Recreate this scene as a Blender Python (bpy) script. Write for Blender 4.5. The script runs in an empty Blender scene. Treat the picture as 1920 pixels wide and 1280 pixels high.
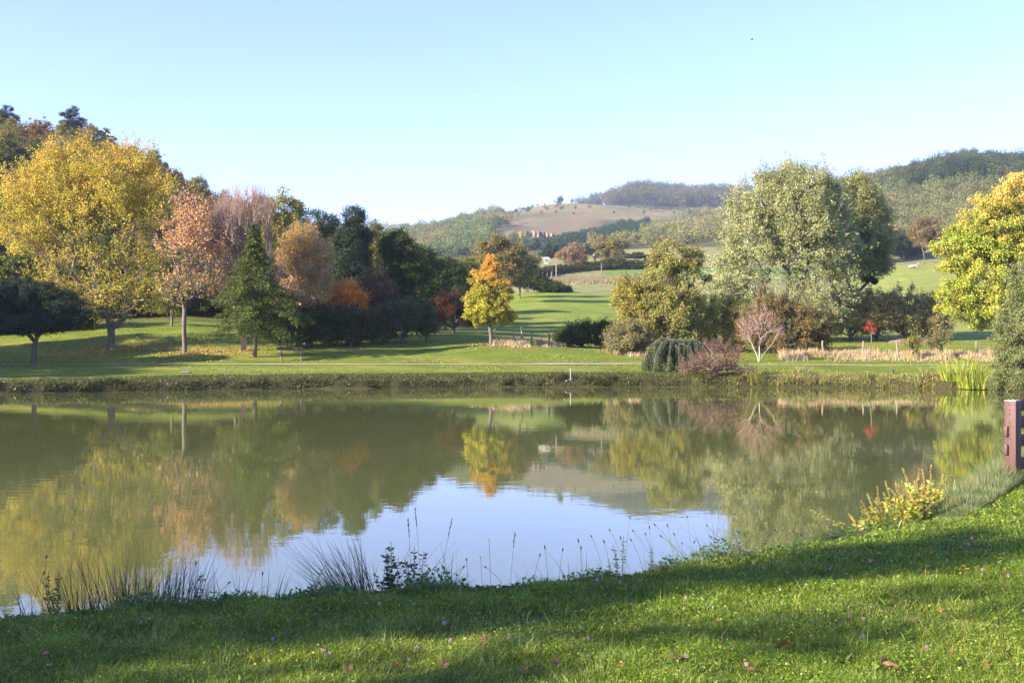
import bpy, math, random
import numpy as np
from mathutils import Vector

# ------------------------------------------------------------------ camera, sky, sun, exposure
scn = bpy.context.scene
F = 2059.0          # focal length in pixels of the 1920 wide photograph
HZ = 650.0          # its horizon row
EYE = 2.2           # eye height over the water (water is z = 0)
cam_d = bpy.data.cameras.new('camera'); cam = bpy.data.objects.new('camera', cam_d)
scn.collection.objects.link(cam); scn.camera = cam
cam_d.sensor_width = 36.0; cam_d.lens = 36.0 * F / 1920.0
cam_d.shift_y = (HZ - 640.0) / 1920.0
cam_d.clip_start = 0.1; cam_d.clip_end = 20000
cam.location = (0, 0, EYE); cam.rotation_euler = (math.radians(90), 0, 0)

SUN_EL = math.radians(23); SUN_AZ = math.radians(28)   # azimuth: from the left, this much behind the camera
sdir = Vector((-math.cos(SUN_AZ) * math.cos(SUN_EL), -math.sin(SUN_AZ) * math.cos(SUN_EL), math.sin(SUN_EL)))
world = bpy.data.worlds.new('World'); scn.world = world; world.use_nodes = True
wn = world.node_tree; bg = wn.nodes['Background']
sky = wn.nodes.new('ShaderNodeTexSky'); sky.sky_type = 'NISHITA'; sky.sun_disc = False
sky.sun_elevation = SUN_EL; sky.sun_rotation = math.atan2(sdir.x, sdir.y)
sky.air_density = 1.0; sky.dust_density = 0.0; sky.ozone_density = 1.5; sky.altitude = 200
hs = wn.nodes.new('ShaderNodeHueSaturation'); hs.inputs['Hue'].default_value = 0.512; hs.inputs['Saturation'].default_value = 1.03
wn.links.new(sky.outputs[0], hs.inputs['Color']); tint = wn.nodes.new('ShaderNodeMix'); tint.data_type = 'RGBA'; tint.blend_type = 'MULTIPLY'; tint.inputs[0].default_value = 1.0
tint.inputs[7].default_value = (0.93, 0.955, 1.46, 1)      # white balance of the photograph's sky
wn.links.new(hs.outputs[0], tint.inputs[6]); wn.links.new(tint.outputs[2], bg.inputs[0]); bg.inputs[1].default_value = 0.084
sl = bpy.data.lights.new('sun', 'SUN'); sun = bpy.data.objects.new('sun', sl); scn.collection.objects.link(sun)
sl.energy = 5.0; sl.angle = math.radians(0.55); sl.color = (1.0, 0.86, 0.66)
sun.rotation_euler = sdir.to_track_quat('Z', 'Y').to_euler()
scn.view_settings.view_transform = 'Standard'; scn.view_settings.look = 'None'
scn.view_settings.exposure = 1.95; scn.view_settings.gamma = 1.0
scn.render.engine = 'CYCLES'
cy = scn.cycles
cy.max_bounces = 6; cy.diffuse_bounces = 3; cy.glossy_bounces = 3; cy.transmission_bounces = 4; cy.transparent_max_bounces = 4
cy.use_denoising = True; cy.caustics_reflective = False; cy.caustics_refractive = False
cy.sample_clamp_indirect = 6.0

# ------------------------------------------------------------------ helpers
C = scn.collection
def tag(o, label=None, cat=None, group=None, kind=None):
    if label: o['label'] = label
    if cat: o['category'] = cat
    if group: o['group'] = group
    if kind: o['kind'] = kind
    return o
def empty(name, loc, label, cat, group=None):
    o = bpy.data.objects.new(name, None); C.objects.link(o); o.location = loc
    o.empty_display_size = 0.2
    return tag(o, label, cat, group)
def mesh_obj(name, V, Fc, mat, parent=None, col=None, loc=None, smooth=False):
    V = np.asarray(V, dtype=np.float32).reshape(-1, 3)
    me = bpy.data.meshes.new(name)
    if isinstance(Fc, np.ndarray):
        n, k = Fc.shape
        me.vertices.add(len(V)); me.vertices.foreach_set('co', V.ravel())
        me.loops.add(n * k); me.loops.foreach_set('vertex_index', Fc.astype(np.int32).ravel())
        me.polygons.add(n); me.polygons.foreach_set('loop_start', np.arange(0, n * k, k, dtype=np.int32))
        me.update(calc_edges=True)
    else:
        me.from_pydata([tuple(map(float, v)) for v in V], [], Fc); me.update()
    if col is not None:
        a = me.color_attributes.new('col', 'FLOAT_COLOR', 'POINT')
        c4 = np.ones((len(V), 4), dtype=np.float32); c4[:, :3] = np.clip(col, 0, 1)
        a.data.foreach_set('color', c4.ravel())
    if smooth: me.polygons.foreach_set('use_smooth', np.ones(len(me.polygons), dtype=bool))
    me.materials.append(mat)
    o = bpy.data.objects.new(name, me); C.objects.link(o)
    if parent: o.parent = parent
    if loc is not None: o.location = loc
    return o
def copy_thing(root, loc, rotz, scale, label, group=None):
    r = root.copy(); C.objects.link(r); r.location = loc; r.rotation_euler = (0, 0, rotz)
    r.scale = scale if hasattr(scale, '__len__') else (scale,) * 3
    r['label'] = label
    if group: r['group'] = group
    for ch in root.children:
        c = ch.copy(); C.objects.link(c); c.parent = r
        for g in ch.children:
            d = g.copy(); C.objects.link(d); d.parent = c
    return r
def pxX(px, Y): return (px - 960.0) / F * Y
def pxZ(py, Y): return EYE + Y * (HZ - py) / F
class SineNoise:
    def __init__(s, seed, wl, n=7, dim=2):
        r = np.random.default_rng(seed)
        d = r.normal(size=(n, dim)); d /= np.linalg.norm(d, axis=1)[:, None]
        s.k = d * (2 * np.pi / (wl * r.uniform(0.5, 1.6, n)))[:, None]; s.p = r.uniform(0, 6.28, n); s.n = n
    def __call__(s, P):
        return np.sin(P @ s.k.T + s.p).sum(-1) / math.sqrt(s.n / 2.0) * 0.5   # about -1..1

# ------------------------------------------------------------------ materials
def new_mat(name):
    m = bpy.data.materials.new(name); m.use_nodes = True
    n = m.node_tree.nodes; l = m.node_tree.links
    return m, n, l, n['Principled BSDF'], n['Material Output']
def noise_node(n, l, scale, detail=4, coord='Object', vec=None, rough=0.6):
    t = n.new('ShaderNodeTexNoise'); t.inputs['Scale'].default_value = scale
    t.inputs['Detail'].default_value = detail; t.inputs['Roughness'].default_value = rough
    if vec is None:
        tc = n.new('ShaderNodeTexCoord'); vec = tc.outputs[coord]
    l.new(vec, t.inputs['Vector']); return t
def ramp(n, l, fac, stops):
    r = n.new('ShaderNodeValToRGB'); l.new(fac, r.inputs[0])
    e = r.color_ramp.elements
    while len(e) < len(stops): e.new(0.5)
    for i, (p, c) in enumerate(stops): e[i].position = p; e[i].color = (*c, 1)
    return r
def bump(n, l, h, strength, dist, bsdf):
    b = n.new('ShaderNodeBump'); b.inputs['Strength'].default_value = strength; b.inputs['Distance'].default_value = dist
    l.new(h, b.inputs['Height']); l.new(b.outputs[0], bsdf.inputs['Normal']); return b
def mat_noise(name, c1, c2, scale, rough=0.8, bmp=0.4, dist=0.02, coord='Object', stretch=None, c3=None):
    m, n, l, b, o = new_mat(name)
    vec = None
    if stretch:
        tc = n.new('ShaderNodeTexCoord'); mp = n.new('ShaderNodeMapping'); mp.inputs['Scale'].default_value = stretch
        l.new(tc.outputs[coord], mp.inputs[0]); vec = mp.outputs[0]
    t = noise_node(n, l, scale, 6, coord, vec)
    st = [(0.3, c1), (0.7, c2)] if c3 is None else [(0.3, c1), (0.52, c2), (0.7, c3)]
    r = ramp(n, l, t.outputs[0], st); l.new(r.outputs[0], b.inputs['Base Color'])
    b.inputs['Roughness'].default_value = rough
    if bmp: bump(n, l, t.outputs[0], bmp, dist, b)
    return m
def mat_leaf(name, transl=0.38, gloss=0.0, rough=0.5):
    m, n, l, b, o = new_mat(name); n.remove(b)
    a = n.new('ShaderNodeAttribute'); a.attribute_name = 'col'
    d = n.new('ShaderNodeBsdfDiffuse'); t = n.new('ShaderNodeBsdfTranslucent'); mx = n.new('ShaderNodeMixShader')
    g = n.new('ShaderNodeGamma'); g.inputs[1].default_value = 0.85
    l.new(a.outputs['Color'], d.inputs[0]); l.new(a.outputs['Color'], g.inputs[0]); l.new(g.outputs[0], t.inputs[0])
    mx.inputs[0].default_value = transl; l.new(d.outputs[0], mx.inputs[1]); l.new(t.outputs[0], mx.inputs[2])
    out = mx
    if gloss > 0:
        gl = n.new('ShaderNodeBsdfGlossy'); gl.inputs['Roughness'].default_value = rough; gl.inputs[0].default_value = (1, 1, 1, 1)
        m2 = n.new('ShaderNodeMixShader'); m2.inputs[0].default_value = gloss
        l.new(mx.outputs[0], m2.inputs[1]); l.new(gl.outputs[0], m2.inputs[2]); out = m2
    l.new(out.outputs[0], o.inputs['Surface']); return m
M_leaf = mat_leaf('leaves'); M_leaf_g = mat_leaf('leaves_glossy', 0.3, 0.07, 0.35)
M_grass = mat_leaf('grass_blades', 0.4, 0.02, 0.4); M_needle = mat_leaf('needles', 0.15)
M_bark_dark = mat_noise('bark_dark', (0.05, 0.04, 0.03), (0.16, 0.13, 0.10), 3.0, 0.9, 0.6, 0.03, stretch=(4, 4, 0.8))
M_bark_grey = mat_noise('bark_grey', (0.06, 0.05, 0.04), (0.20, 0.17, 0.14), 3.0, 0.9, 0.5, 0.02, stretch=(4, 4, 0.8))
M_bark_pink = mat_noise('bark_pinkish', (0.26, 0.17, 0.13), (0.46, 0.32, 0.26), 4.0, 0.85, 0.3, 0.02, stretch=(4, 4, 1))
M_bark_pale = mat_noise('bark_pale', (0.28, 0.24, 0.20), (0.52, 0.47, 0.41), 5.0, 0.8, 0.3, 0.01, stretch=(4, 4, 1))
M_wood_old = mat_noise('weathered_wood', (0.12, 0.09, 0.07), (0.34, 0.28, 0.22), 4.0, 0.85, 0.5, 0.01, stretch=(6, 6, 1))
M_wood_dark = mat_noise('dark_wood', (0.015, 0.012, 0.011), (0.05, 0.035, 0.03), 6.0, 0.8, 0.4, 0.01, stretch=(1, 6, 6))
M_concrete = mat_noise('concrete', (0.10, 0.09, 0.075), (0.22, 0.20, 0.17), 9.0, 0.9, 0.4, 0.01)
M_white = mat_noise('white_paint', (0.6, 0.6, 0.58), (0.8, 0.8, 0.78), 8.0, 0.6, 0.1, 0.002)

# ------------------------------------------------------------------ terrain
near_pts = [(-80, 8), (-40, 5), (-10, 6.2), (-3.4, 7.0), (-1.74, 7.55), (0, 7.95), (1.02, 8.45), (2.6, 9.7), (3.25, 10.3), (4.2, 11.3),
            (5.3, 12.9), (6.4, 14.6), (7.4, 16.3), (8.8, 18.6), (14.8, 30.5), (22.3, 45.5), (25.8, 53), (27, 56)]
far_pts = [(-80, 12), (-70, 30), (-40, 46), (-24, 51.5), (-12.7, 57), (0, 60.5), (7, 60.3), (15.6, 59.6), (20, 58.5), (23.7, 56.8), (27, 56)]
def _interp(pts):
    a = np.array(pts, float)
    return lambda x: np.interp(x, a[:, 0], a[:, 1])
near_crest, far_shore = _interp(near_pts), _interp(far_pts)
ROWS = [
 (60, [(-900, 692), (2700, 692)]),
 (66, [(-900, 688), (0, 689), (960, 689), (1900, 690), (2700, 688)]),
 (72, [(-900, 680), (0, 681), (500, 680), (960, 682), (1300, 683), (1900, 684), (2700, 680)]),
 (80, [(-900, 640), (0, 664), (200, 660), (350, 652), (500, 655), (800, 660), (920, 652), (1200, 664), (1500, 666), (1900, 668), (2700, 660)]),
 (92, [(-900, 600), (0, 628), (200, 620), (350, 614), (500, 628), (800, 632), (920, 634), (1200, 655), (1500, 648), (1900, 648), (2700, 640)]),
 (105, [(-900, 560), (0, 606), (350, 600), (500, 608), (800, 620), (920, 622), (1200, 642), (1500, 636), (1900, 634), (2700, 620)]),
 (140, [(-900, 430), (0, 455), (350, 488), (500, 530), (800, 592), (920, 590), (1050, 590), (1200, 600), (1500, 620), (1700, 605), (1900, 605), (2700, 560)]),
 (200, [(-900, 255), (0, 255), (130, 266), (200, 290), (250, 312), (300, 338), (350, 376), (400, 396), (500, 428), (600, 455), (700, 492), (830, 548), (950, 552), (1000, 546), (1150, 548), (1300, 555), (1500, 560), (1700, 540), (1900, 540), (2700, 480)]),
 (260, [(-900, 280), (0, 295), (200, 340), (350, 430), (500, 470), (700, 525), (830, 545), (950, 530), (1000, 522), (1200, 518), (1500, 525), (1700, 506), (1900, 500), (2700, 420)]),
 (330, [(-900, 320), (0, 330), (350, 450), (500, 490), (700, 530), (830, 528), (950, 506), (1000, 497), (1150, 486), (1300, 478), (1500, 480), (1700, 486), (1900, 470), (2700, 380)]),
 (420, [(-900, 350), (0, 360), (350, 470), (500, 505), (700, 515), (830, 508), (950, 492), (1100, 473), (1300, 462), (1500, 450), (1700, 440), (1900, 400), (2700, 330)]),
 (600, [(-900, 400), (0, 420), (500, 505), (700, 495), (830, 482), (950, 475), (1100, 456), (1300, 436), (1400, 420), (1500, 392), (1620, 350), (1700, 327), (1800, 303), (1920, 312), (2200, 300), (2700, 300)]),
 (700, [(-900, 420), (500, 500), (700, 480), (780, 470), (950, 449), (1055, 449), (1200, 438), (1400, 410), (1620, 372), (1800, 330), (2700, 330)]),
 (800, [(-900, 430), (500, 480), (700, 462), (780, 455), (900, 432), (950, 427), (1055, 425), (1200, 420), (1400, 402), (1620, 385), (1800, 350), (2700, 350)]),
 (900, [(-900, 430), (500, 475), (700, 458), (780, 448), (850, 430), (900, 420), (950, 410), (1000, 402), (1050, 400), (1150, 398), (1250, 403), (1350, 402), (1600, 392), (2700, 360)]),
 (1000, [(-900, 430), (500, 470), (700, 456), (780, 445), (850, 423), (900, 413), (950, 399), (1000, 387), (1050, 380), (1100, 380), (1150, 384), (1250, 394), (1350, 398), (1600, 392), (2700, 370)]),
 (1200, [(-900, 440), (700, 470), (950, 425), (1050, 400), (1150, 398), (1300, 398), (1600, 400), (2700, 380)]),
 (1500, [(-900, 440), (700, 475), (950, 440), (1050, 405), (1110, 388), (1150, 378), (1200, 367), (1240, 364), (1300, 372), (1380, 374), (1600, 380), (2700, 390)]),
 (2000, [(-900, 440), (700, 470), (1050, 440), (1200, 420), (1600, 420), (2700, 420)]),
 (2600, [(-900, 435), (500, 438), (700, 437), (780, 440), (860, 448), (1050, 460), (1600, 450), (2700, 430)]),
 (4600, [(-900, 560), (2700, 560)]),
]
UX = np.linspace(-900, 2700, 241); LY = np.linspace(math.log(60), math.log(4600), 260)
_rowz = np.array([[y + EYE * 0 for y in np.interp(UX, *zip(*r))] for _, r in ROWS])
_rowY = np.array([r[0] for r in ROWS], float)
_rowz = EYE + _rowY[:, None] * (HZ - _rowz) / F
G = np.array([np.interp(np.exp(LY), _rowY, _rowz[:, j]) for j in range(len(UX))]).T
for _ in range(3):
    Gp = np.pad(G, 1, mode='edge')
    G = (Gp[1:-1, 1:-1] * 2 + Gp[:-2, 1:-1] + Gp[2:, 1:-1] + Gp[1:-1, :-2] + Gp[1:-1, 2:]) / 6
_nh = SineNoise(3, 14, 9); _nh2 = SineNoise(4, 60, 9); _nh3 = SineNoise(14, 1.6, 9); _nh4 = SineNoise(15, 5, 9)
def ztable(X, Y):
    Yc = np.clip(Y, 60, 4590); u = np.clip(X / Yc * F + 960, -899, 2699)
    a = (u + 900) / 15.0; b = (np.log(Yc) - LY[0]) / (LY[1] - LY[0])
    i = np.clip(a.astype(int), 0, len(UX) - 2); j = np.clip(b.astype(int), 0, len(LY) - 2); fa = a - i; fb = b - j
    return (G[j, i] * (1 - fa) * (1 - fb) + G[j, i + 1] * fa * (1 - fb) + G[j + 1, i] * (1 - fa) * fb + G[j + 1, i + 1] * fa * fb)
def sm(a, b, x):
    t = np.clip((x - a) / (b - a), 0, 1); return t * t * (3 - 2 * t)
def shore_dist(X, Y):
    """metres of land in front of the water's edge (negative = in the lake)"""
    e = 0.4
    sn = (near_crest(X + e) - near_crest(X - e)) / (2 * e)
    dn = (near_crest(X) + 0.55 - Y) / np.sqrt(1 + sn * sn)
    df = Y - far_shore(X)
    d = np.maximum(dn, df)
    return np.where((X < -79) | (X > 27), np.maximum(d, 3 + 0 * d), d), dn
def terrain(X, Y):
    X = np.asarray(X, float); Y = np.asarray(Y, float)
    d, dn = shore_dist(X, Y)
    P = np.stack([X, Y], -1)
    wob = 0.06 * _nh3(P)
    near = np.interp(d + wob, [-9, -2, -0.6, 0, 0.25, 0.6, 3, 9, 60], [-1.8, -1.2, -0.5, 0, 0.32, 0.47, 0.56, 0.62, 1.0])
    farb = np.interp(d + wob * 2 + 0.16 * _nh4(P), [-9, -2, -0.6, 0, 0.35, 1.2, 3, 60], [-1.8, -1.2, -0.5, 0, 0.32, 0.55, 0.7, 1.0])
    w = sm(54, 60, Y + np.abs(X) * 0.05)
    low = near * (1 - w) + farb * w
    zt = ztable(X, Y) + 0.10 * _nh(P) * sm(70, 90, Y) + sm(150, 500, Y) * 1.2 * _nh2(P)
    t = sm(61, 69, Y) * sm(0.5, 8, d)
    return low * (1 - t) + zt * t
def T(X, Y): return float(terrain(np.array([X]), np.array([Y]))[0])

radii = [0.4]
while radii[-1] < 4500:
    r = radii[-1]
    if r < 4: k = 1.10
    elif r < 17: k = 1.012
    elif r < 47: k = 1.03
    elif r < 74: k = 1.0045
    elif r < 320: k = 1.012
    else: k = 1.018
    radii.append(r * k)
radii = np.array(radii)
ang = np.concatenate([np.arange(-32, 32, 0.2), np.arange(32, 100, 3.0), np.arange(100, 260, 10.0), np.arange(260, 328, 3.0)])
ang = np.radians(ang)
RR, AA = np.meshgrid(radii, ang, indexing='ij')
GX = RR * np.sin(AA); GY = RR * np.cos(AA); GZ = terrain(GX, GY)
nr, na = RR.shape
V = np.stack([GX, GY, GZ], -1).reshape(-1, 3)
ii, jj = np.meshgrid(np.arange(nr - 1), np.arange(na), indexing='ij'); j2 = (jj + 1) % na
Fq = np.stack([ii * na + jj, ii * na + j2, (ii + 1) * na + j2, (ii + 1) * na + jj], -1).reshape(-1, 4)
c0 = len(V); V = np.vstack([V, [[0, 0, T(0.01, 0.01)]]])
cx = GX.ravel(); cyy = GY.ravel(); up = np.clip(cx / np.maximum(cyy, 1) * F + 960, -2000, 4000)
P2 = np.stack([cx, cyy], -1); n1 = SineNoise(21, 9)(P2); n2 = SineNoise(22, 50)(P2); n3 = SineNoise(23, 200)(P2)
col = np.tile([0.13, 0.17, 0.02], (len(cx), 1))
def blend(col, c, w): return col * (1 - w[:, None]) + np.array(c) * w[:, None]
col = blend(col, (0.25, 0.235, 0.05), np.clip(0.6 * n1 + 0.4 * n2 + 0.1, 0, 1) * sm(62, 66, cyy))
col = blend(col, (0.17, 0.215, 0.03), sm(100, 112, cyy))
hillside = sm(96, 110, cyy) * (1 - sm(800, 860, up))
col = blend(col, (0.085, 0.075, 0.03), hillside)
pale = sm(196, 204, cyy + 8 * n2) * sm(830, 900, up) * (1 - sm(1560, 1620, up))
col = blend(col, (0.20, 0.20, 0.075), pale)
col = blend(col, (0.23, 0.20, 0.09), np.clip(n1 * 0.5 + n2 * 0.4, 0, 1) * pale * 0.6)
col = blend(col, (0.11, 0.19, 0.04), sm(262, 268, cyy) * (1 - sm(284, 290, cyy)) * sm(1120, 1140, up) * (1 - sm(1560, 1620, up)))
col = blend(col, (0.21, 0.235, 0.05), sm(1580, 1620, up) * sm(100, 120, cyy) * (1 - sm(280, 320, cyy)))
past = sm(288, 300, cyy); col = blend(col, (0.19, 0.185, 0.07), past * sm(860, 940, up))
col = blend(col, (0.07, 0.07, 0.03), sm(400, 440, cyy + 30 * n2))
bald = sm(820, 880, cyy + 40 * n3) * (1 - sm(1100, 1200, cyy)) * sm(905, 985, up + 30 * n2) * (1 - sm(1230, 1340, up + 30 * n3))
col = blend(col, (0.185, 0.15, 0.075), bald)
col = blend(col, (0.11, 0.12, 0.05), bald * np.clip(n2 * 0.8 + 0.2, 0, 1) * 0.7)
scar = sm(690, 730, cyy) * (1 - sm(860, 900, cyy)) * sm(900, 950, up) * (1 - sm(1080, 1150, up)); col = blend(col, (0.17, 0.13, 0.075), scar * 0.8)
dirt = sm(-0.1, 0.05, -np.abs(shore_dist(cx, cyy)[0] - 0.05) + 0.25); col = blend(col, (0.06, 0.05, 0.03), dirt)
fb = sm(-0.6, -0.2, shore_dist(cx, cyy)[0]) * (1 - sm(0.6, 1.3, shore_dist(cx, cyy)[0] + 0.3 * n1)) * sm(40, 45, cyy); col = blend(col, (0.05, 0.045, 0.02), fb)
nearw = 1 - sm(16, 20, RR.ravel()); col = blend(col, (0.06, 0.09, 0.012), nearw)
col = np.vstack([col, [[0.05, 0.06, 0.02]]])
gm, n, l, b, o = new_mat('ground_cover')
at = n.new('ShaderNodeAttribute'); at.attribute_name = 'col'
tc = n.new('ShaderNodeTexCoord')
t1 = noise_node(n, l, 0.35, 6, vec=tc.outputs['Object'], rough=0.7); t2 = noise_node(n, l, 4.0, 5, vec=tc.outputs['Object'], rough=0.75)
mt = n.new('ShaderNodeMath'); mt.operation = 'ADD'; l.new(t1.outputs[0], mt.inputs[0]); l.new(t2.outputs[0], mt.inputs[1])
mr = n.new('ShaderNodeMapRange'); mr.inputs[1].default_value = 0.6; mr.inputs[2].default_value = 1.4; mr.inputs[3].default_value = 0.4; mr.inputs[4].default_value = 1.65
l.new(mt.outputs[0], mr.inputs[0])
vm = n.new('ShaderNodeVectorMath'); vm.operation = 'SCALE'; l.new(at.outputs['Color'], vm.inputs[0]); l.new(mr.outputs[0], vm.inputs['Scale'])
l.new(vm.outputs[0], b.inputs['Base Color']); b.inputs['Roughness'].default_value = 0.95; b.inputs['Specular IOR Level'].default_value = 0.1
bump(n, l, t2.outputs[0], 0.9, 0.12, b)
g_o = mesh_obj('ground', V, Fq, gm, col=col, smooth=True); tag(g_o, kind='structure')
fan = bpy.data.meshes  # (the hub under the camera is closed by a small fan)
mesh_obj('ground_hub', np.vstack([V[:na], V[c0:c0 + 1]]), [(j, na, (j + 1) % na) for j in range(na)], gm, col=np.tile([0.05, 0.06, 0.02], (na + 1, 1)))['kind'] = 'structure'

# water
wm, n, l, b, o = new_mat('pond_water')
b.inputs['Base Color'].default_value = (0.095, 0.108, 0.035, 1); b.inputs['Roughness'].default_value = 0.0; b.inputs['IOR'].default_value = 1.42
tc = n.new('ShaderNodeTexCoord')
mp = n.new('ShaderNodeMapping'); mp.inputs['Scale'].default_value = (1.0, 1.6, 1.0); l.new(tc.outputs['Object'], mp.inputs[0])
w1 = noise_node(n, l, 2.2, 3, vec=mp.outputs[0], rough=0.5); w2 = noise_node(n, l, 0.22, 3, vec=tc.outputs['Object'])
r2 = n.new('ShaderNodeMapRange'); r2.inputs[1].default_value = 0.35; r2.inputs[2].default_value = 0.7; r2.inputs[3].default_value = 0.15; r2.inputs[4].default_value = 1.0
l.new(w2.outputs[0], r2.inputs[0])
mu = n.new('ShaderNodeMath'); mu.operation = 'MULTIPLY'; l.new(w1.outputs[0], mu.inputs[0]); l.new(r2.outputs[0], mu.inputs[1])
bump(n, l, mu.outputs[0], 1.0, 0.0018, b)
mesh_obj('water', [(-86, 3.5, 0), (31, 3.5, 0), (31, 66, 0), (-86, 66, 0)], np.array([[0, 1, 2, 3]]), wm)['kind'] = 'structure'

# gravel path on the far bank
pm = mat_noise('gravel', (0.24, 0.20, 0.14), (0.46, 0.39, 0.31), 5.0, 0.95, 0.3, 0.02)
xs = np.linspace(-60, 60, 400)
yc = 70.2 + 0.9 * np.sin(xs * 0.09 + 0.5) + 0.4 * np.sin(xs * 0.23)
wp = 0.22 + 0.12 * np.sin(xs * 0.7) + 0.45 * sm(0, 3, xs) * (1 - sm(7, 9, xs)) + 0.3 * sm(-17, -15, xs) * (1 - sm(-13, -11, xs))
Vp = []
for s in (-1, 1):
    yy = yc + s * wp; Vp.append(np.stack([xs, yy, terrain(xs, yy) + 0.035], -1))
Vm = np.stack([xs, yc, terrain(xs, yc) + 0.06], -1)
Vp = np.vstack([Vp[0], Vm, Vp[1]]); k = len(xs); i = np.arange(k - 1)
Fp = np.vstack([np.stack([i, i + 1, i + 1 + k, i + k], -1), np.stack([i + k, i + 1 + k, i + 1 + 2 * k, i + 2 * k], -1)])
mesh_obj('path', Vp, Fp, pm)['kind'] = 'structure'

# ------------------------------------------------------------------ geometry builders
def norm(v): return v / np.maximum(np.linalg.norm(v, axis=-1, keepdims=True), 1e-9)
def leaf_quads(P, D, L, W, rng, nrm=None):
    """one pointed leaf per point: P root, D direction, L length, W width"""
    N = len(P); r = rng.normal(size=(N, 3)) if nrm is None else nrm; S = norm(np.cross(D, r)); L = np.broadcast_to(L, N)[:, None]; W = np.broadcast_to(W, N)[:, None]
    mid = P + D * L * 0.45
    V = np.stack([P, mid + S * W * 0.5, P + D * L, mid - S * W * 0.5], 1)
    return V.reshape(-1, 3), np.arange(N * 4).reshape(-1, 4)
def tubes(A, B, ra, rb, k=6):
    """tapered tube per segment"""
    E = len(A); D = norm(B - A); ref = np.where(np.abs(D[:, 2:3]) > 0.9, [[1.0, 0, 0]], [[0, 0, 1.0]])
    U = norm(np.cross(D, ref)); W = np.cross(D, U)
    t = np.arange(k) * 2 * np.pi / k
    ring = U[:, None, :] * np.cos(t)[None, :, None] + W[:, None, :] * np.sin(t)[None, :, None]
    V = np.stack([A[:, None] + ring * ra[:, None, None], B[:, None] + ring * rb[:, None, None]], 1).reshape(-1, 3)
    e = np.arange(E)[:, None] * 2 * k; i = np.arange(k)[None, :]; i2 = (i + 1) % k
    return V, np.stack([e + i, e + i2, e + k + i2, e + k + i], -1).reshape(-1, 4)
def merge(parts):
    V = []; Fs = []; Cs = []; o = 0
    for p in parts:
        V.append(p[0]); Fs.append(p[1] + o); o += len(p[0])
        if len(p) > 2: Cs.append(p[2])
    return (np.vstack(V), np.vstack(Fs)) + ((np.vstack(Cs),) if Cs else ())
def blades(P, H, W, az, lean, curve, segs=3, rng=None, tipw=0.12):
    N = len(P); t = np.linspace(0, 1, segs + 1)[None, :, None]
    dx = np.stack([np.cos(az), np.sin(az), np.zeros(N)], -1)[:, None, :]
    a2 = az + math.pi / 2 + (rng.uniform(-1.2, 1.2, N) if rng is not None else 0)
    sd = np.stack([np.cos(a2), np.sin(a2), np.zeros(N)], -1)[:, None, :]
    H = np.broadcast_to(H, N)[:, None, None]; W = np.broadcast_to(W, N)[:, None, None]
    lean = np.broadcast_to(lean, N)[:, None, None]; curve = np.broadcast_to(curve, N)[:, None, None]
    c = P[:, None, :] + dx * H * (lean * t + curve * t * t) + np.array([0, 0, 1.0]) * H * (t - 0.35 * curve * t * t)
    w = W * 0.5 * (tipw + (1 - tipw) * (1 - t) ** 0.6)
    V = np.stack([c - sd * w, c + sd * w], 2).reshape(-1, 3)
    b = (np.arange(N) * (segs + 1) * 2)[:, None] + (np.arange(segs) * 2)[None, :]
    return V, np.stack([b, b + 1, b + 3, b + 2], -1).reshape(-1, 4)
def pcol(palette, N, rng, jitter=0.15, weights=None):
    pal = np.array(palette, float); k = rng.choice(len(pal), N, p=weights)
    c = pal[k] * (1 + rng.normal(0, jitter, (N, 1))) * (1 + rng.normal(0, jitter * 0.3, (N, 3)))
    return np.clip(c, 0.003, 0.95)

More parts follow.
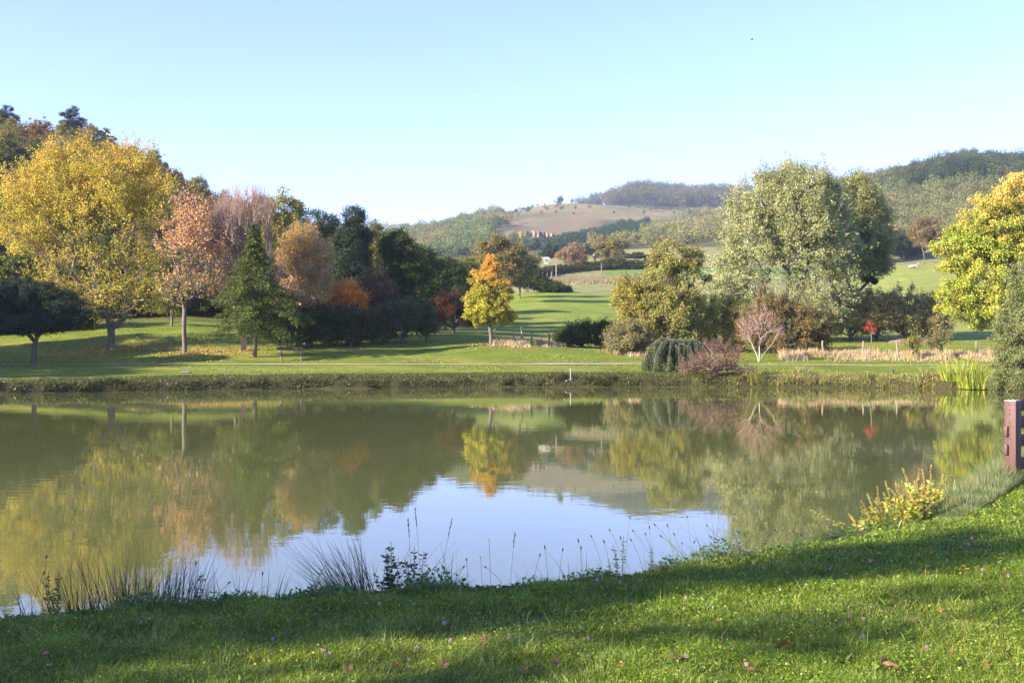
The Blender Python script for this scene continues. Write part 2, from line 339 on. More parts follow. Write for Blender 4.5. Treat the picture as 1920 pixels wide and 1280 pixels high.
def env_points(ells, n, rng, shell=0.45):
    """points in a union of ellipsoids (cx,cy,cz,rx,ry,rz), most of them towards the outside"""
    vol = np.array([e[3] * e[4] * e[5] for e in ells]) ** 0.8; k = rng.choice(len(ells), n, p=vol / vol.sum()); E = np.array(ells, float)[k]
    d = norm(rng.normal(size=(n, 3))); r = rng.uniform(shell ** 3, 1, n) ** (1 / 3.0)
    r = r * (1 + 0.24 * SineNoise(int(n * 7 + len(ells)), 1.1, 9, 3)(d + k[:, None] * 1.7))
    return E[:, :3] + d * E[:, 3:] * r[:, None]
def skeleton(pts, trunk_top, lean=(0, 0), rng=None, step=0.7, w=0.35, forks=1, r_tip=0.012, power=0.5, wig=0.05, stems=None, up=0.15):
    nodes = []; par = []; plen = []
    def add(p, pa):
        nodes.append(np.array(p, float)); par.append(pa)
        plen.append(0 if pa < 0 else plen[pa] + np.linalg.norm(nodes[-1] - nodes[pa])); return len(nodes) - 1
    root = add((0, 0, -0.15), -1); starts = stems or [(lean[0], lean[1], trunk_top)]
    for s in starts:
        last = root; m = max(3, int(s[2] / 0.45))
        ph = rng.uniform(0, 6.28)
        for i in range(1, m + 1):
            t = i / m
            last = add((s[0] * t ** 1.2 + wig * math.sin(t * 5 + ph) * t * (1 - t) * 3, s[1] * t ** 1.2 + wig * math.cos(t * 4 + ph) * t * (1 - t) * 3, s[2] * t), last)
    first_ok = 2
    cen = np.array([0, 0, trunk_top]); order = np.argsort(np.linalg.norm(pts - cen, axis=1)); term = []
    for q in order:
        p = pts[q]; NA = np.array(nodes[first_ok:]); PL = np.array(plen[first_ok:])
        v = p - NA; d = np.linalg.norm(v, axis=1)
        pen = np.where(v[:, 2] < 0, -v[:, 2] * 0.9, 0)
        c = d + w * PL + pen; k = int(np.argmin(c)) + first_ok
        a = nodes[k]; dist = np.linalg.norm(p - a); m = max(1, int(dist / step)); last = k
        for i in range(1, m + 1):
            t = i / m; pos = a + (p - a) * t + np.array([0, 0, -up * dist * math.sin(math.pi * t) * 0.5 * (1 if dist > 1 else 0)])
            if i < m: pos = pos + rng.normal(0, 0.06 * step, 3)
            last = add(pos, last)
        term.append(last)
    n = len(nodes); cnt = np.zeros(n)
    for t_ in term: cnt[t_] += 1
    for i in range(n - 1, 0, -1): cnt[par[i]] += cnt[i]
    cnt = np.maximum(cnt, 0.5); R = r_tip * cnt ** power
    nodes = np.array(nodes); par = np.array(par)
    i = np.arange(1, n); A = nodes[par[i]]; B = nodes[i]; ra = np.minimum(R[par[i]], R[i] * 1.6); rb = R[i]
    isroot = par[i] == 0; ra = np.where(isroot, rb * 1.25, ra)
    return A, B, ra, rb, nodes[term], nodes

def px_ells(px0, Y, zb, ells, depth=0.9):
    """crown lobes measured on the photograph (px,py,rx,ry[,dy]) -> metres in the tree's own space"""
    out = []; X0 = pxX(px0, Y); s = Y / F
    for e in ells:
        dy = e[4] if len(e) > 4 else 0.0
        out.append((pxX(e[0], Y) - X0, dy, pxZ(e[1], Y) - zb, e[2] * s, e[2] * s * depth, e[3] * s))
    return out
def twigs(term, center, n, length, r, rng, upb=0.6):
    P = np.repeat(term, n, 0); out = norm(P - center)
    D = norm(out * 0.8 + rng.normal(0, 0.55, P.shape) + np.array([0, 0, upb])); L = length * rng.uniform(0.5, 1.2, len(P))
    B = P + D * L[:, None]
    return P, B, np.full(len(P), r), np.full(len(P), r * 0.35)
LD = 1.6     # leaf density
def tree(name, label, px0, Y, ells, pal, n=300, per=60, clump=0.55, leaf=0.16, lw=0.6, trunk_top=2.0, bark=None, seed=1, shell=0.4, leafmat=None,
         lean=(0, 0), r_tip=0.014, power=0.5, colfn=None, tw=0, twl=0.8, twr=0.008, upb=0.5, droop=0.0, squash=0.75, cat='tree', group=None, w=0.35,
         stems=None, dens=None, twig_mat=None, depth=0.9, world_loc=None, step=0.7, jitter=0.16, twig_leaf=0, sides=6, local_ells=None, up=0.15):
    rng = np.random.default_rng(seed)
    if world_loc is None: X = pxX(px0, Y); loc = (X, Y, T(X, Y))
    else: loc = world_loc
    E = local_ells if local_ells else px_ells(px0, Y, loc[2], ells, depth)
    pts = env_points(E, n, rng, shell); pts = pts[pts[:, 2] > 0.15]
    A, B, ra, rb, term, nodes = skeleton(pts, trunk_top, lean, rng, step, w, r_tip=r_tip, power=power, stems=stems, up=up)
    cen = pts.mean(0)
    root = empty(name, loc, label, cat, group)
    parts = [tubes(A, B, ra, rb, sides)]
    tips = None
    if tw:
        tA, tB, r1, r2_ = twigs(term, cen * [1, 1, 0.6], tw, twl, twr, rng, upb); tips = (tA, tB)
        if twig_mat: mesh_obj('twigs', *tubes(tA, tB, r1, r2_, 3), twig_mat, root)
        else: parts.append(tubes(tA, tB, r1, r2_, 3))
    mesh_obj('trunk', *merge(parts), bark or M_bark_grey, root)
    if per:
        per = int(per * LD); P = np.repeat(term, per, 0); N = len(P); off = norm(rng.normal(size=(N, 3))) * (rng.uniform(0, 1, N) ** 0.5)[:, None] * clump
        off[:, 2] *= squash; csz = np.repeat(rng.uniform(0.65, 1.3, len(term)), per); P = P + off * csz[:, None]
        if tips is not None and twig_leaf:
            m = int(N * twig_leaf); q = rng.integers(0, len(tips[0]), m); f = rng.uniform(0.2, 1.05, (m, 1))
            P[:m] = tips[0][q] * (1 - f) + tips[1][q] * f + rng.normal(0, 0.06, (m, 3))
        off_keep = off / clump
        if dens is not None:
            keep = rng.uniform(0, 1, len(P)) < dens(P); P = P[keep]; off_keep = off_keep[keep]
        N = len(P); out = norm(P - cen)
        D = norm(rng.normal(size=(N, 3)) + out * 0.5 + np.array([0, 0, -droop]))
        nr_ = norm(off_keep * 1.1 + out * 0.9 + np.array([0, 0, 0.4]) + rng.normal(0, 0.75, (N, 3)))
        V, Fc = leaf_quads(P, D, leaf * rng.uniform(0.6, 1.35, N), leaf * lw * rng.uniform(0.7, 1.2, N), rng, nr_)
        c = pcol(pal, N, rng, jitter)
        c *= 1 + 0.16 * SineNoise(seed + 5, clump * 4, 7, 3)(P)[:, None]
        if colfn is not None: c = colfn(P, c, rng)
        mesh_obj('crown', V, Fc, leafmat or M_leaf, root, col=np.repeat(np.clip(c, 0, 1), 4, 0))
    return root
def mixc(c, target, w, rng, jit=0.15):
    t = np.array(target) * (1 + rng.normal(0, jit, (len(c), 1))); sel = rng.uniform(0, 1, len(c)) < w
    return np.where(sel[:, None], t, c)

# ================================================================== the named trees and shrubs
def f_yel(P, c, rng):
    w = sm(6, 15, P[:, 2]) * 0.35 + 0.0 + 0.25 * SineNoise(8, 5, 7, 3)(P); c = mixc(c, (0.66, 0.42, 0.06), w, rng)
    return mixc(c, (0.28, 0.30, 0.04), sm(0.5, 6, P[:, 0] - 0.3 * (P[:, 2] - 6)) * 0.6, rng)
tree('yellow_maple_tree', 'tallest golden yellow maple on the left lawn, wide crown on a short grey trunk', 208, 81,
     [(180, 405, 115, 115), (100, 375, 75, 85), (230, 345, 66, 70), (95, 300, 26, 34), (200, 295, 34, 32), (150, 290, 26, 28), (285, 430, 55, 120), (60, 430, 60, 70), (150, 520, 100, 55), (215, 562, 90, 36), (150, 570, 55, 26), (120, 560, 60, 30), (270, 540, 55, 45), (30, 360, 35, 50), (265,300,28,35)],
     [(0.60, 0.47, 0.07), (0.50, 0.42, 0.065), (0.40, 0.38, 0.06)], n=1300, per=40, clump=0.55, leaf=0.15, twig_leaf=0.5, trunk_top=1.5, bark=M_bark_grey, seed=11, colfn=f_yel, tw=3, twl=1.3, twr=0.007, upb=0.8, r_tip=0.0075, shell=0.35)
def f_or(P, c, rng): return mixc(c, (0.45, 0.34, 0.10), 1 - sm(3, 8, P[:, 2]), rng)
tree('orange_ash_tree', 'slender tree with thin orange leaves and pinkish bare branches right of the yellow maple', 346, 77,
     [(358, 410, 36, 48), (340, 470, 44, 66), (385, 470, 36, 66), (350, 540, 62, 30), (400, 530, 25, 40)],
     [(0.80, 0.42, 0.20), (0.72, 0.42, 0.20), (0.62, 0.38, 0.17)], n=300, per=14, clump=0.5, leaf=0.16, twig_leaf=0.6, trunk_top=3.2, bark=M_bark_grey, seed=12, colfn=f_or, tw=6, twl=1.1, twr=0.010, upb=1.0, r_tip=0.009)
tree('young_tree', 'thin young tree with a slim trunk behind the orange tree', 322, 96,
     [(318, 560, 28, 35)], [(0.16, 0.17, 0.04)], n=60, per=50, clump=0.5, leaf=0.18, trunk_top=2.0, seed=13)
tree('bare_vase_tree', 'nearly leafless pinkish grey tree of upright whips behind the feathery conifer', 457, 79,
     [(450, 430, 55, 60), (480, 420, 35, 55), (420, 470, 38, 55), (470, 520, 50, 45)],
     [(0.42, 0.28, 0.16), (0.3, 0.28, 0.1), (0.45, 0.28, 0.16)], n=330, per=9, clump=0.5, leaf=0.15, trunk_top=2.6, bark=M_bark_pink, seed=14, tw=12, twl=1.6, twr=0.011, upb=2.6, r_tip=0.013, w=0.15,
     stems=[(-1.0, 0, 4.5), (0.2, 0.3, 5), (1.1, -0.2, 4.2), (-0.3, -0.5, 4.6)])
def f_tan(P, c, rng): return mixc(c, (0.50, 0.33, 0.07), sm(5.0, 8.0, P[:, 2]) * 0.75, rng)
tree('tan_tree', 'round pale tan tree with a yellow top between the conifer and the red shrub', 580, 83.5,
     [(572, 490, 55, 55), (565, 450, 36, 32), (600, 500, 30, 45), (540, 495, 30, 50), (580, 545, 42, 35)],
     [(0.52, 0.36, 0.16), (0.45, 0.32, 0.14), (0.38, 0.30, 0.11)], n=380, per=38, clump=0.5, leaf=0.14, trunk_top=1.6, bark=M_bark_pink, seed=15, colfn=f_tan, tw=7, twl=0.9, twr=0.008, upb=1.3, w=0.2)
DK = [(0.030, 0.045, 0.018), (0.045, 0.06, 0.022), (0.06, 0.07, 0.025)]
DKB = [(0.028, 0.045, 0.026), (0.04, 0.06, 0.035)]
tree('dark_pine_tree', 'low dark pine with a leaning trunk at the left edge of the lawn', 62, 70,
     [(60, 560, 62, 38), (20, 570, 50, 35), (110, 575, 52, 30), (60, 605, 75, 22), (-40, 580, 50, 40), (130, 600, 35, 18)],
     DKB, n=340, per=120, clump=0.45, leaf=0.20, lw=0.25, trunk_top=1.4, bark=M_bark_dark, seed=16, r_tip=0.008, leafmat=M_needle, shell=0.3, lean=(0.15, 0), squash=0.55)
OG = [(0.22, 0.21, 0.045), (0.16, 0.18, 0.04), (0.28, 0.23, 0.05)]
DG = [(0.055, 0.08, 0.018), (0.075, 0.095, 0.025), (0.04, 0.06, 0.015)]
tree('oak_tree', 'green gold oak rising on the skyline left of the dark pines', 535, 118,
     [(538, 400, 42, 38), (510, 430, 40, 40), (560, 450, 40, 50), (500, 480, 40, 45)], OG, n=300, per=60, clump=0.7, leaf=0.22, trunk_top=4, seed=17)
for i, (px, Y, ells, lab, sd) in enumerate([
    (603, 100, [(603, 415, 32, 28), (590, 450, 34, 30), (620, 470, 38, 35), (600, 520, 45, 40)], 'tallest dark pine with rounded needle tufts above the tan tree', 31),
    (665, 102, [(664, 405, 18, 20), (668, 440, 28, 28), (660, 490, 38, 40)], 'pointed dark pine second from the left on the skyline', 32),
    (648, 96, [(648, 470, 25, 40), (655, 520, 36, 40)], 'lower dark conifer in front of the pointed pine', 33)]):
    tree('pine_tree', lab, px, Y, ells, DKB + [(0.06, 0.085, 0.04)], n=260, per=70, clump=0.6, leaf=0.24, lw=0.25, trunk_top=3, bark=M_bark_dark, seed=sd, leafmat=M_needle, shell=0.4, squash=0.7)
DTR = [(700, 108, [(700, 450, 35, 28), (690, 500, 45, 50), (720, 500, 36, 45)], 'olive green tree on the skyline right of the pointed pine', OG + DG, 41),
       (745, 104, [(745, 460, 32, 28), (750, 510, 45, 45), (740, 560, 45, 40)], 'rounded dark green tree on the skyline above the grey green bush', DG, 42),
       (800, 116, [(790, 490, 36, 24), (805, 530, 42, 38), (780, 560, 40, 35)], 'low dark tree at the right end of the skyline wood', DG, 43),
       (850, 140, [(835, 505, 30, 20), (870, 515, 34, 24), (850, 545, 45, 25)], 'dark hedge like tree left of the orange and green maple', DG, 44)]
for px, Y, ells, lab, pal, sd in DTR:
    tree('dark_tree', lab, px, Y, ells, pal, n=240, per=75, clump=0.7, leaf=0.22, trunk_top=2.5, bark=M_bark_dark, seed=sd, shell=0.35)

def bush(name, label, px, Y, ells, pal, n=110, per=80, clump=0.4, leaf=0.14, seed=1, **kw):
    kw.setdefault('trunk_top', 0.5); kw.setdefault('cat', 'bush'); kw.setdefault('bark', M_bark_dark); kw.setdefault('tw', 4); kw.setdefault('twl', 0.75); kw.setdefault('twig_leaf', 0.25)
    return tree(name, label, px, Y, ells, pal, n=n, per=per, clump=clump, leaf=leaf, seed=seed, shell=kw.pop('shell', 0.3), **kw)
bush('dark_shrub', 'dark green shrub right of the feathery conifer, behind the bench', 560, 82, [(560, 608, 52, 34), (525, 618, 38, 26)], DG, seed=51, n=200)
bush('dark_shrub', 'dark green shrub below the tan tree', 610, 82.3, [(615, 612, 45, 34), (600, 596, 36, 24)], DG, seed=52, n=180)
bush('red_shrub', 'flame orange and red shrub in the hedge behind the lawn', 650, 85.5, [(648, 552, 28, 30), (630, 565, 20, 24), (668, 565, 18, 22)], [(0.80, 0.20, 0.04), (0.80, 0.32, 0.05), (0.65, 0.34, 0.06)], seed=53, n=110, per=55, trunk_top=1.2)
bush('bramble_bush', 'dark bramble bush beneath the red shrub', 655, 83.5, [(655, 616, 52, 34), (640, 600, 30, 22)], DG + [(0.08, 0.05, 0.03)], seed=54, n=150)
bush('purple_shrub', 'purplish brown shrub right of the red shrub', 705, 90, [(705, 550, 36, 38), (730, 575, 30, 34)], [(0.14, 0.08, 0.05), (0.10, 0.09, 0.04), (0.09, 0.05, 0.035)], seed=55, n=150, per=50, tw=5, twl=0.9, twr=0.012, upb=1.5)
bush('brown_bush', 'brownish bush with a rounded top at the lawn edge', 700, 86, [(705, 610, 40, 30)], [(0.13, 0.10, 0.05), (0.09, 0.075, 0.035)], seed=56, n=130)
bush('grey_green_bush', 'grey green bush at the right end of the dark hedge', 755, 86, [(755, 600, 34, 34), (768, 590, 22, 25)], [(0.10, 0.12, 0.06), (0.08, 0.09, 0.045)], seed=57, n=140)
bush('grey_green_bush', 'small thin bush standing alone right of the hedge', 800, 87, [(800, 605, 17, 26)], [(0.10, 0.12, 0.055), (0.07, 0.09, 0.04)], seed=58, n=60)
bush('copper_bush', 'dark copper red bush left of the orange and green maple', 850, 98, [(850, 580, 34, 34), (870, 590, 25, 28), (825, 590, 22, 25)], [(0.07, 0.03, 0.022), (0.09, 0.045, 0.025), (0.05, 0.04, 0.02)], seed=59, n=160)
def f_mp(P, c, rng):
    w = sm(3.6, 5.5, P[:, 2] + 0.3 * P[:, 0]) * 0.75 + 0.35 * sm(0.6, 1.8, P[:, 0]) + 0.18 * SineNoise(9, 1.6, 7, 3)(P)
    return mixc(c, (0.66, 0.36, 0.08), w, rng)
tree('small_maple_tree', 'small green maple turning orange at the top, alone in the middle of the lawn', 920, 83,
     [(918, 508, 15, 30), (908, 540, 26, 34), (932, 548, 24, 32), (914, 584, 40, 24), (950, 595, 20, 12), (888, 565, 16, 24)],
     [(0.38, 0.36, 0.05), (0.48, 0.40, 0.06), (0.29, 0.32, 0.045)], n=420, per=50, clump=0.30, leaf=0.15, trunk_top=1.0, bark=M_bark_grey, seed=18, colfn=f_mp, r_tip=0.008, shell=0.4)
bush('dark_bush', 'low dark green bush at the fence corner in the middle of the far bank', 1090, 88, [(1095, 628, 46, 26), (1065, 635, 28, 20), (1130, 625, 26, 24)], DG, seed=60, n=190)
bush('grey_shrub', 'grey green shrub left of the weeping cedar', 1178, 80, [(1180, 636, 38, 30), (1160, 645, 22, 20)], [(0.22, 0.22, 0.09), (0.17, 0.18, 0.08), (0.27, 0.22, 0.11)], seed=61, n=170)
def f_wal(P, c, rng): return mixc(c, (0.40, 0.28, 0.08), 0.12 + 0.2 * SineNoise(19, 2, 7, 3)(P), rng)
tree('walnut_tree', 'olive green walnut with browning leaves and a dark trunk left of the big willow', 1255, 82,
     [(1262, 482, 42, 36), (1240, 520, 46, 38), (1290, 520, 36, 40), (1265, 560, 60, 34), (1300, 490, 20, 25), (1285, 600, 45, 34), (1235, 600, 40, 34)],
     [(0.27, 0.28, 0.08), (0.22, 0.25, 0.07), (0.32, 0.29, 0.10)], n=420, per=50, clump=0.45, leaf=0.16, trunk_top=2.5, bark=M_bark_dark, seed=19, colfn=f_wal, shell=0.4)
tree('hazel_tree', 'yellowing hazel leaning out left of the walnut trunk', 1205, 83,
     [(1195, 560, 40, 36), (1175, 545, 26, 28), (1210, 600, 42, 34), (1235, 590, 26, 26)],
     [(0.34, 0.30, 0.07), (0.42, 0.32, 0.07), (0.24, 0.25, 0.06)], n=240, per=50, clump=0.42, leaf=0.16, trunk_top=0.8, bark=M_bark_dark, seed=20, tw=3)
bush('brown_thicket', 'grey brown thicket under the walnut', 1280, 86, [(1285, 622, 50, 32), (1270, 640, 50, 24), (1310, 600, 30, 26)], [(0.26, 0.24, 0.10), (0.21, 0.18, 0.09)], seed=62, n=150, per=45, tw=5, twl=0.8, twr=0.012)
# willows
WL = [(0.32, 0.34, 0.14), (0.26, 0.28, 0.10), (0.52, 0.53, 0.36), (0.34, 0.34, 0.10)]
tree('white_willow_tree', 'huge silvery green willow, the tallest tree behind the far bank', 1470, 98,
     [(1500, 380, 80, 72), (1440, 385, 55, 55), (1530, 362, 45, 42), (1420, 450, 65, 60), (1500, 470, 80, 70), (1390, 520, 50, 50), (1460, 560, 75, 60), (1540, 540, 55, 60), (1555, 440, 45, 60), (1365, 540, 42, 60), (1475, 352, 40, 40), (1395, 400, 30, 35), (1410, 600, 60, 40)],
     WL, n=1500, per=62, clump=0.55, leaf=0.26, lw=0.3, trunk_top=2.4, bark=M_bark_dark, seed=21, squash=1.5, droop=0.2, shell=0.6, r_tip=0.0075, tw=2, twl=1.6, twr=0.006, upb=-0.2, twig_leaf=0.4,
     stems=[(-2.0, 0, 5.5), (1.6, 0.6, 6), (0.2, -0.8, 6.5), (3.5, 0, 4.5)])
tree('crack_willow_tree', 'darker olive willow leaning right beside the huge silvery one', 1545, 106,
     [(1600, 390, 55, 60), (1640, 440, 34, 60), (1590, 470, 60, 60), (1650, 490, 24, 30), (1610, 350, 22, 30), (1580, 580, 40, 40)],
     [(0.27, 0.28, 0.10), (0.21, 0.23, 0.08), (0.34, 0.34, 0.17)], n=800, per=60, clump=0.6, leaf=0.23, lw=0.42, trunk_top=2.0, bark=M_bark_dark, seed=22, squash=1.2, droop=0.2, shell=0.4,
     stems=[(1.0, 0, 4.5), (2.6, 0.3, 5), (4.0, -0.3, 5.2)], r_tip=0.011)
bush('spindle_shrub', 'yellowish green shrub at the foot of the willow, left of the reddish bush', 1350, 84, [(1350, 605, 36, 46), (1335, 640, 34, 24), (1370, 590, 24, 32), (1320, 600, 26, 40), (1360, 645, 34, 18)], [(0.36, 0.35, 0.07), (0.26, 0.28, 0.06), (0.44, 0.36, 0.08)], seed=63, n=190, per=60)
bush('russet_bush', 'dark russet bush in front of the willow, behind the pale barked little tree', 1470, 82, [(1420, 618, 50, 46), (1480, 610, 52, 50), (1525, 622, 44, 44), (1450, 580, 44, 28), (1470, 645, 70, 22)], [(0.22, 0.16, 0.06), (0.16, 0.16, 0.05), (0.28, 0.14, 0.08), (0.13, 0.14, 0.045)], seed=64, n=380, per=65)
HG = [(0.34, 0.30, 0.10), (0.25, 0.25, 0.08), (0.38, 0.30, 0.15)]
for px, rx, ry, cy_, lab, sd in [(1595, 34, 44, 586, 'olive hedge bush nearest the willow', 65), (1645, 40, 48, 582, 'second olive hedge bush from the willow, taller and rounder', 66),
                                 (1698, 40, 46, 584, 'third olive hedge bush, above the dirt mound', 67), (1745, 34, 40, 590, 'last olive hedge bush, half under the big yellow green maple', 68)]:
    bush('hedge_bush', lab, px, 102, [(px, cy_, rx, ry), (px - 10, cy_ + 15, rx, ry * 0.8), (px + 12, cy_ + 22, rx, ry * 0.6)], HG, seed=sd, n=170, per=70, clump=0.5, leaf=0.17, group='olive hedge behind the right fence')
def f_rm(P, c, rng):
    w = sm(8.5, 12.5, P[:, 2]) * 0.6 + 0.06 + 0.15 * SineNoise(29, 3, 7, 3)(P); return mixc(c, (0.70, 0.46, 0.13), w, rng)
tree('big_maple_tree', 'big yellow green maple with an orange tinted top at the right edge', 1900, 80,
     [(1890, 420, 75, 75), (1930, 370, 60, 55), (1850, 490, 75, 70), (1800, 470, 45, 50), (1835, 400, 32, 38), (1790, 560, 40, 40), (1880, 580, 80, 45), (1960, 480, 80, 90), (1960, 590, 60, 50)],
     [(0.38, 0.43, 0.06), (0.29, 0.36, 0.05), (0.50, 0.48, 0.09), (0.21, 0.29, 0.05)], n=1100, per=75, clump=0.5, leaf=0.165, trunk_top=1.8, bark=M_bark_grey, seed=23, colfn=f_rm, shell=0.42)
tree('waterside_birch_bush', 'fine leaved grey green bush overhanging the water at the right edge', 1925, 54,
     [(1925, 560, 38, 50), (1920, 620, 55, 55), (1925, 680, 60, 50), (1900, 715, 48, 26), (1915, 520, 22, 34), (1890, 640, 28, 60)],
     [(0.20, 0.24, 0.08), (0.26, 0.28, 0.12), (0.15, 0.18, 0.06)], n=420, per=70, clump=0.32, leaf=0.085, trunk_top=0.8, bark=M_bark_dark, seed=24, cat='bush', shell=0.3, tw=3, twl=0.5, twr=0.005, step=0.4)
tree('pale_bark_tree', 'small bare tree with three white stems and pink twigs', 1423, 74,
     [(1400, 615, 20, 20), (1425, 600, 26, 24), (1455, 615, 18, 18), (1415, 635, 25, 12)],
     [(0.52, 0.2, 0.15), (0.42, 0.28, 0.2)], n=120, per=4, clump=0.25, leaf=0.10, trunk_top=1.3, bark=M_bark_pale, seed=25, tw=7, twl=0.5, twr=0.006, upb=0.8, stems=[(-0.5, 0, 1.3), (0.1, 0, 1.5), (0.95, 0, 1.3)], r_tip=0.005, step=0.35, twig_mat=mat_noise('pink_twigs', (0.26, 0.17, 0.14), (0.44, 0.31, 0.26), 5, 0.9, 0.1))
tree('red_sapling', 'little gnarled sapling with a tuft of bright red leaves by the fence', 1631, 74.5,
     [(1630, 607, 7, 5), (1638, 617, 6, 5), (1623, 616, 6, 2)], [(0.50, 0.035, 0.03), (0.42, 0.05, 0.03)], n=20, per=8, clump=0.16, leaf=0.11, trunk_top=1.5, bark=M_bark_grey, seed=26, tw=4, twl=0.3, twr=0.006, r_tip=0.008, step=0.3,
     stems=[(0.12, 0, 1.5), (-0.16, 0, 0.45)])
tree('fence_sapling', 'thin green sapling in the dry grass between two fence posts', 1712, 77, [(1712, 640, 14, 20)], OG, n=30, per=22, clump=0.3, leaf=0.13, trunk_top=0.6, seed=27, tw=3, twl=0.4)
tree('fence_sapling', 'thin pinkish sapling beside the fourth fence post', 1765, 78, [(1765, 630, 20, 14), (1752, 640, 14, 12)], [(0.26, 0.22, 0.08), (0.2, 0.2, 0.06)], n=36, per=18, clump=0.3, leaf=0.12, trunk_top=0.9, seed=28, tw=4, twl=0.5)
tree('field_tree', 'brown leaved round tree standing on the slope behind the maple', 925, 165,
     [(925, 470, 32, 28), (945, 495, 36, 28), (965, 480, 26, 22)], [(0.20, 0.16, 0.06), (0.16, 0.15, 0.055), (0.26, 0.19, 0.07)], n=170, per=60, clump=0.9, leaf=0.3, trunk_top=2, seed=34, group='trees on the middle slope')
tree('field_tree', 'olive tree behind the right shoulder of the small maple', 975, 180,
     [(975, 500, 30, 24), (990, 490, 20, 18), (960, 520, 30, 20)], [(0.13, 0.14, 0.05), (0.10, 0.11, 0.04)], n=130, per=60, clump=0.9, leaf=0.3, trunk_top=1.5, seed=35, group='trees on the middle slope')
for k, (px, Y, cy_, rx, ry) in enumerate([(990, 196, 525, 24, 18), (1012, 196, 533, 22, 14), (1036, 196, 540, 22, 9), (1056, 198, 545, 14, 6)]):
    bush('slope_bush', ['dark bush at the uphill end of the sloping hedge above the green field', 'second dark bush of the sloping hedge above the green field', 'low dark bush near the downhill end of the sloping hedge', 'lowest dark bush ending the sloping hedge'][k],
         px, Y, [(px, cy_, rx, ry)], DG, seed=70 + k, n=60, per=70, clump=0.7, leaf=0.28, group='sloping hedge above the green field')
tree('orchard_tree', 'pinkish brown round tree on the cow pasture', 1072, 296, [(1074, 478, 26, 19), (1085, 470, 14, 12)], [(0.30, 0.19, 0.11), (0.25, 0.18, 0.09)], n=90, per=60, clump=1.0, leaf=0.42, trunk_top=2.2, bark=M_bark_dark, seed=36)
tree('orchard_tree', 'golden brown round tree with a dark trunk on the cow pasture', 1145, 300, [(1145, 466, 32, 21), (1160, 475, 18, 12)], [(0.26, 0.20, 0.07), (0.20, 0.18, 0.06)], n=110, per=60, clump=1.0, leaf=0.42, trunk_top=2.2, bark=M_bark_dark, seed=37)
tree('orchard_tree', 'copper brown round tree under the right ridge', 1733, 285, [(1733, 432, 28, 26), (1740, 450, 28, 20)], [(0.24, 0.17, 0.08), (0.19, 0.15, 0.07)], n=120, per=60, clump=1.1, leaf=0.42, trunk_top=2.2, bark=M_bark_dark, seed=38)
tree('pasture_pine', 'dark flat topped pine at the back of the cow pasture', 1032, 372, [(1036, 468, 16, 9), (1026, 478, 16, 7)], DKB, n=60, per=60, clump=1.0, leaf=0.5, lw=0.4, trunk_top=2, seed=39, leafmat=M_needle)
tree('pasture_pine', 'small dark pine between the two round pasture trees', 1103, 372, [(1103, 468, 11, 8)], DKB, n=40, per=60, clump=0.9, leaf=0.5, lw=0.4, trunk_top=2, seed=40, leafmat=M_needle)
# mistletoe
for px, py, r, lab in [(1627, 521, 0.42, 'larger ball of mistletoe on the leaning willow branch'), (1640, 527, 0.28, 'smaller ball of mistletoe on the leaning willow branch')]:
    rng = np.random.default_rng(px); N = 1500; d = norm(rng.normal(size=(N, 3))) * (rng.uniform(0.1, 1, (N, 1)) ** 0.5) * r
    V, Fc = leaf_quads(d, norm(d + rng.normal(0, 0.1, d.shape)), 0.13, 0.05, rng)
    tag(mesh_obj('mistletoe', V, Fc, M_leaf, col=np.repeat(pcol(DG, N, rng), 4, 0), loc=(pxX(px, 104), 104, pxZ(py, 104))), lab, 'mistletoe')

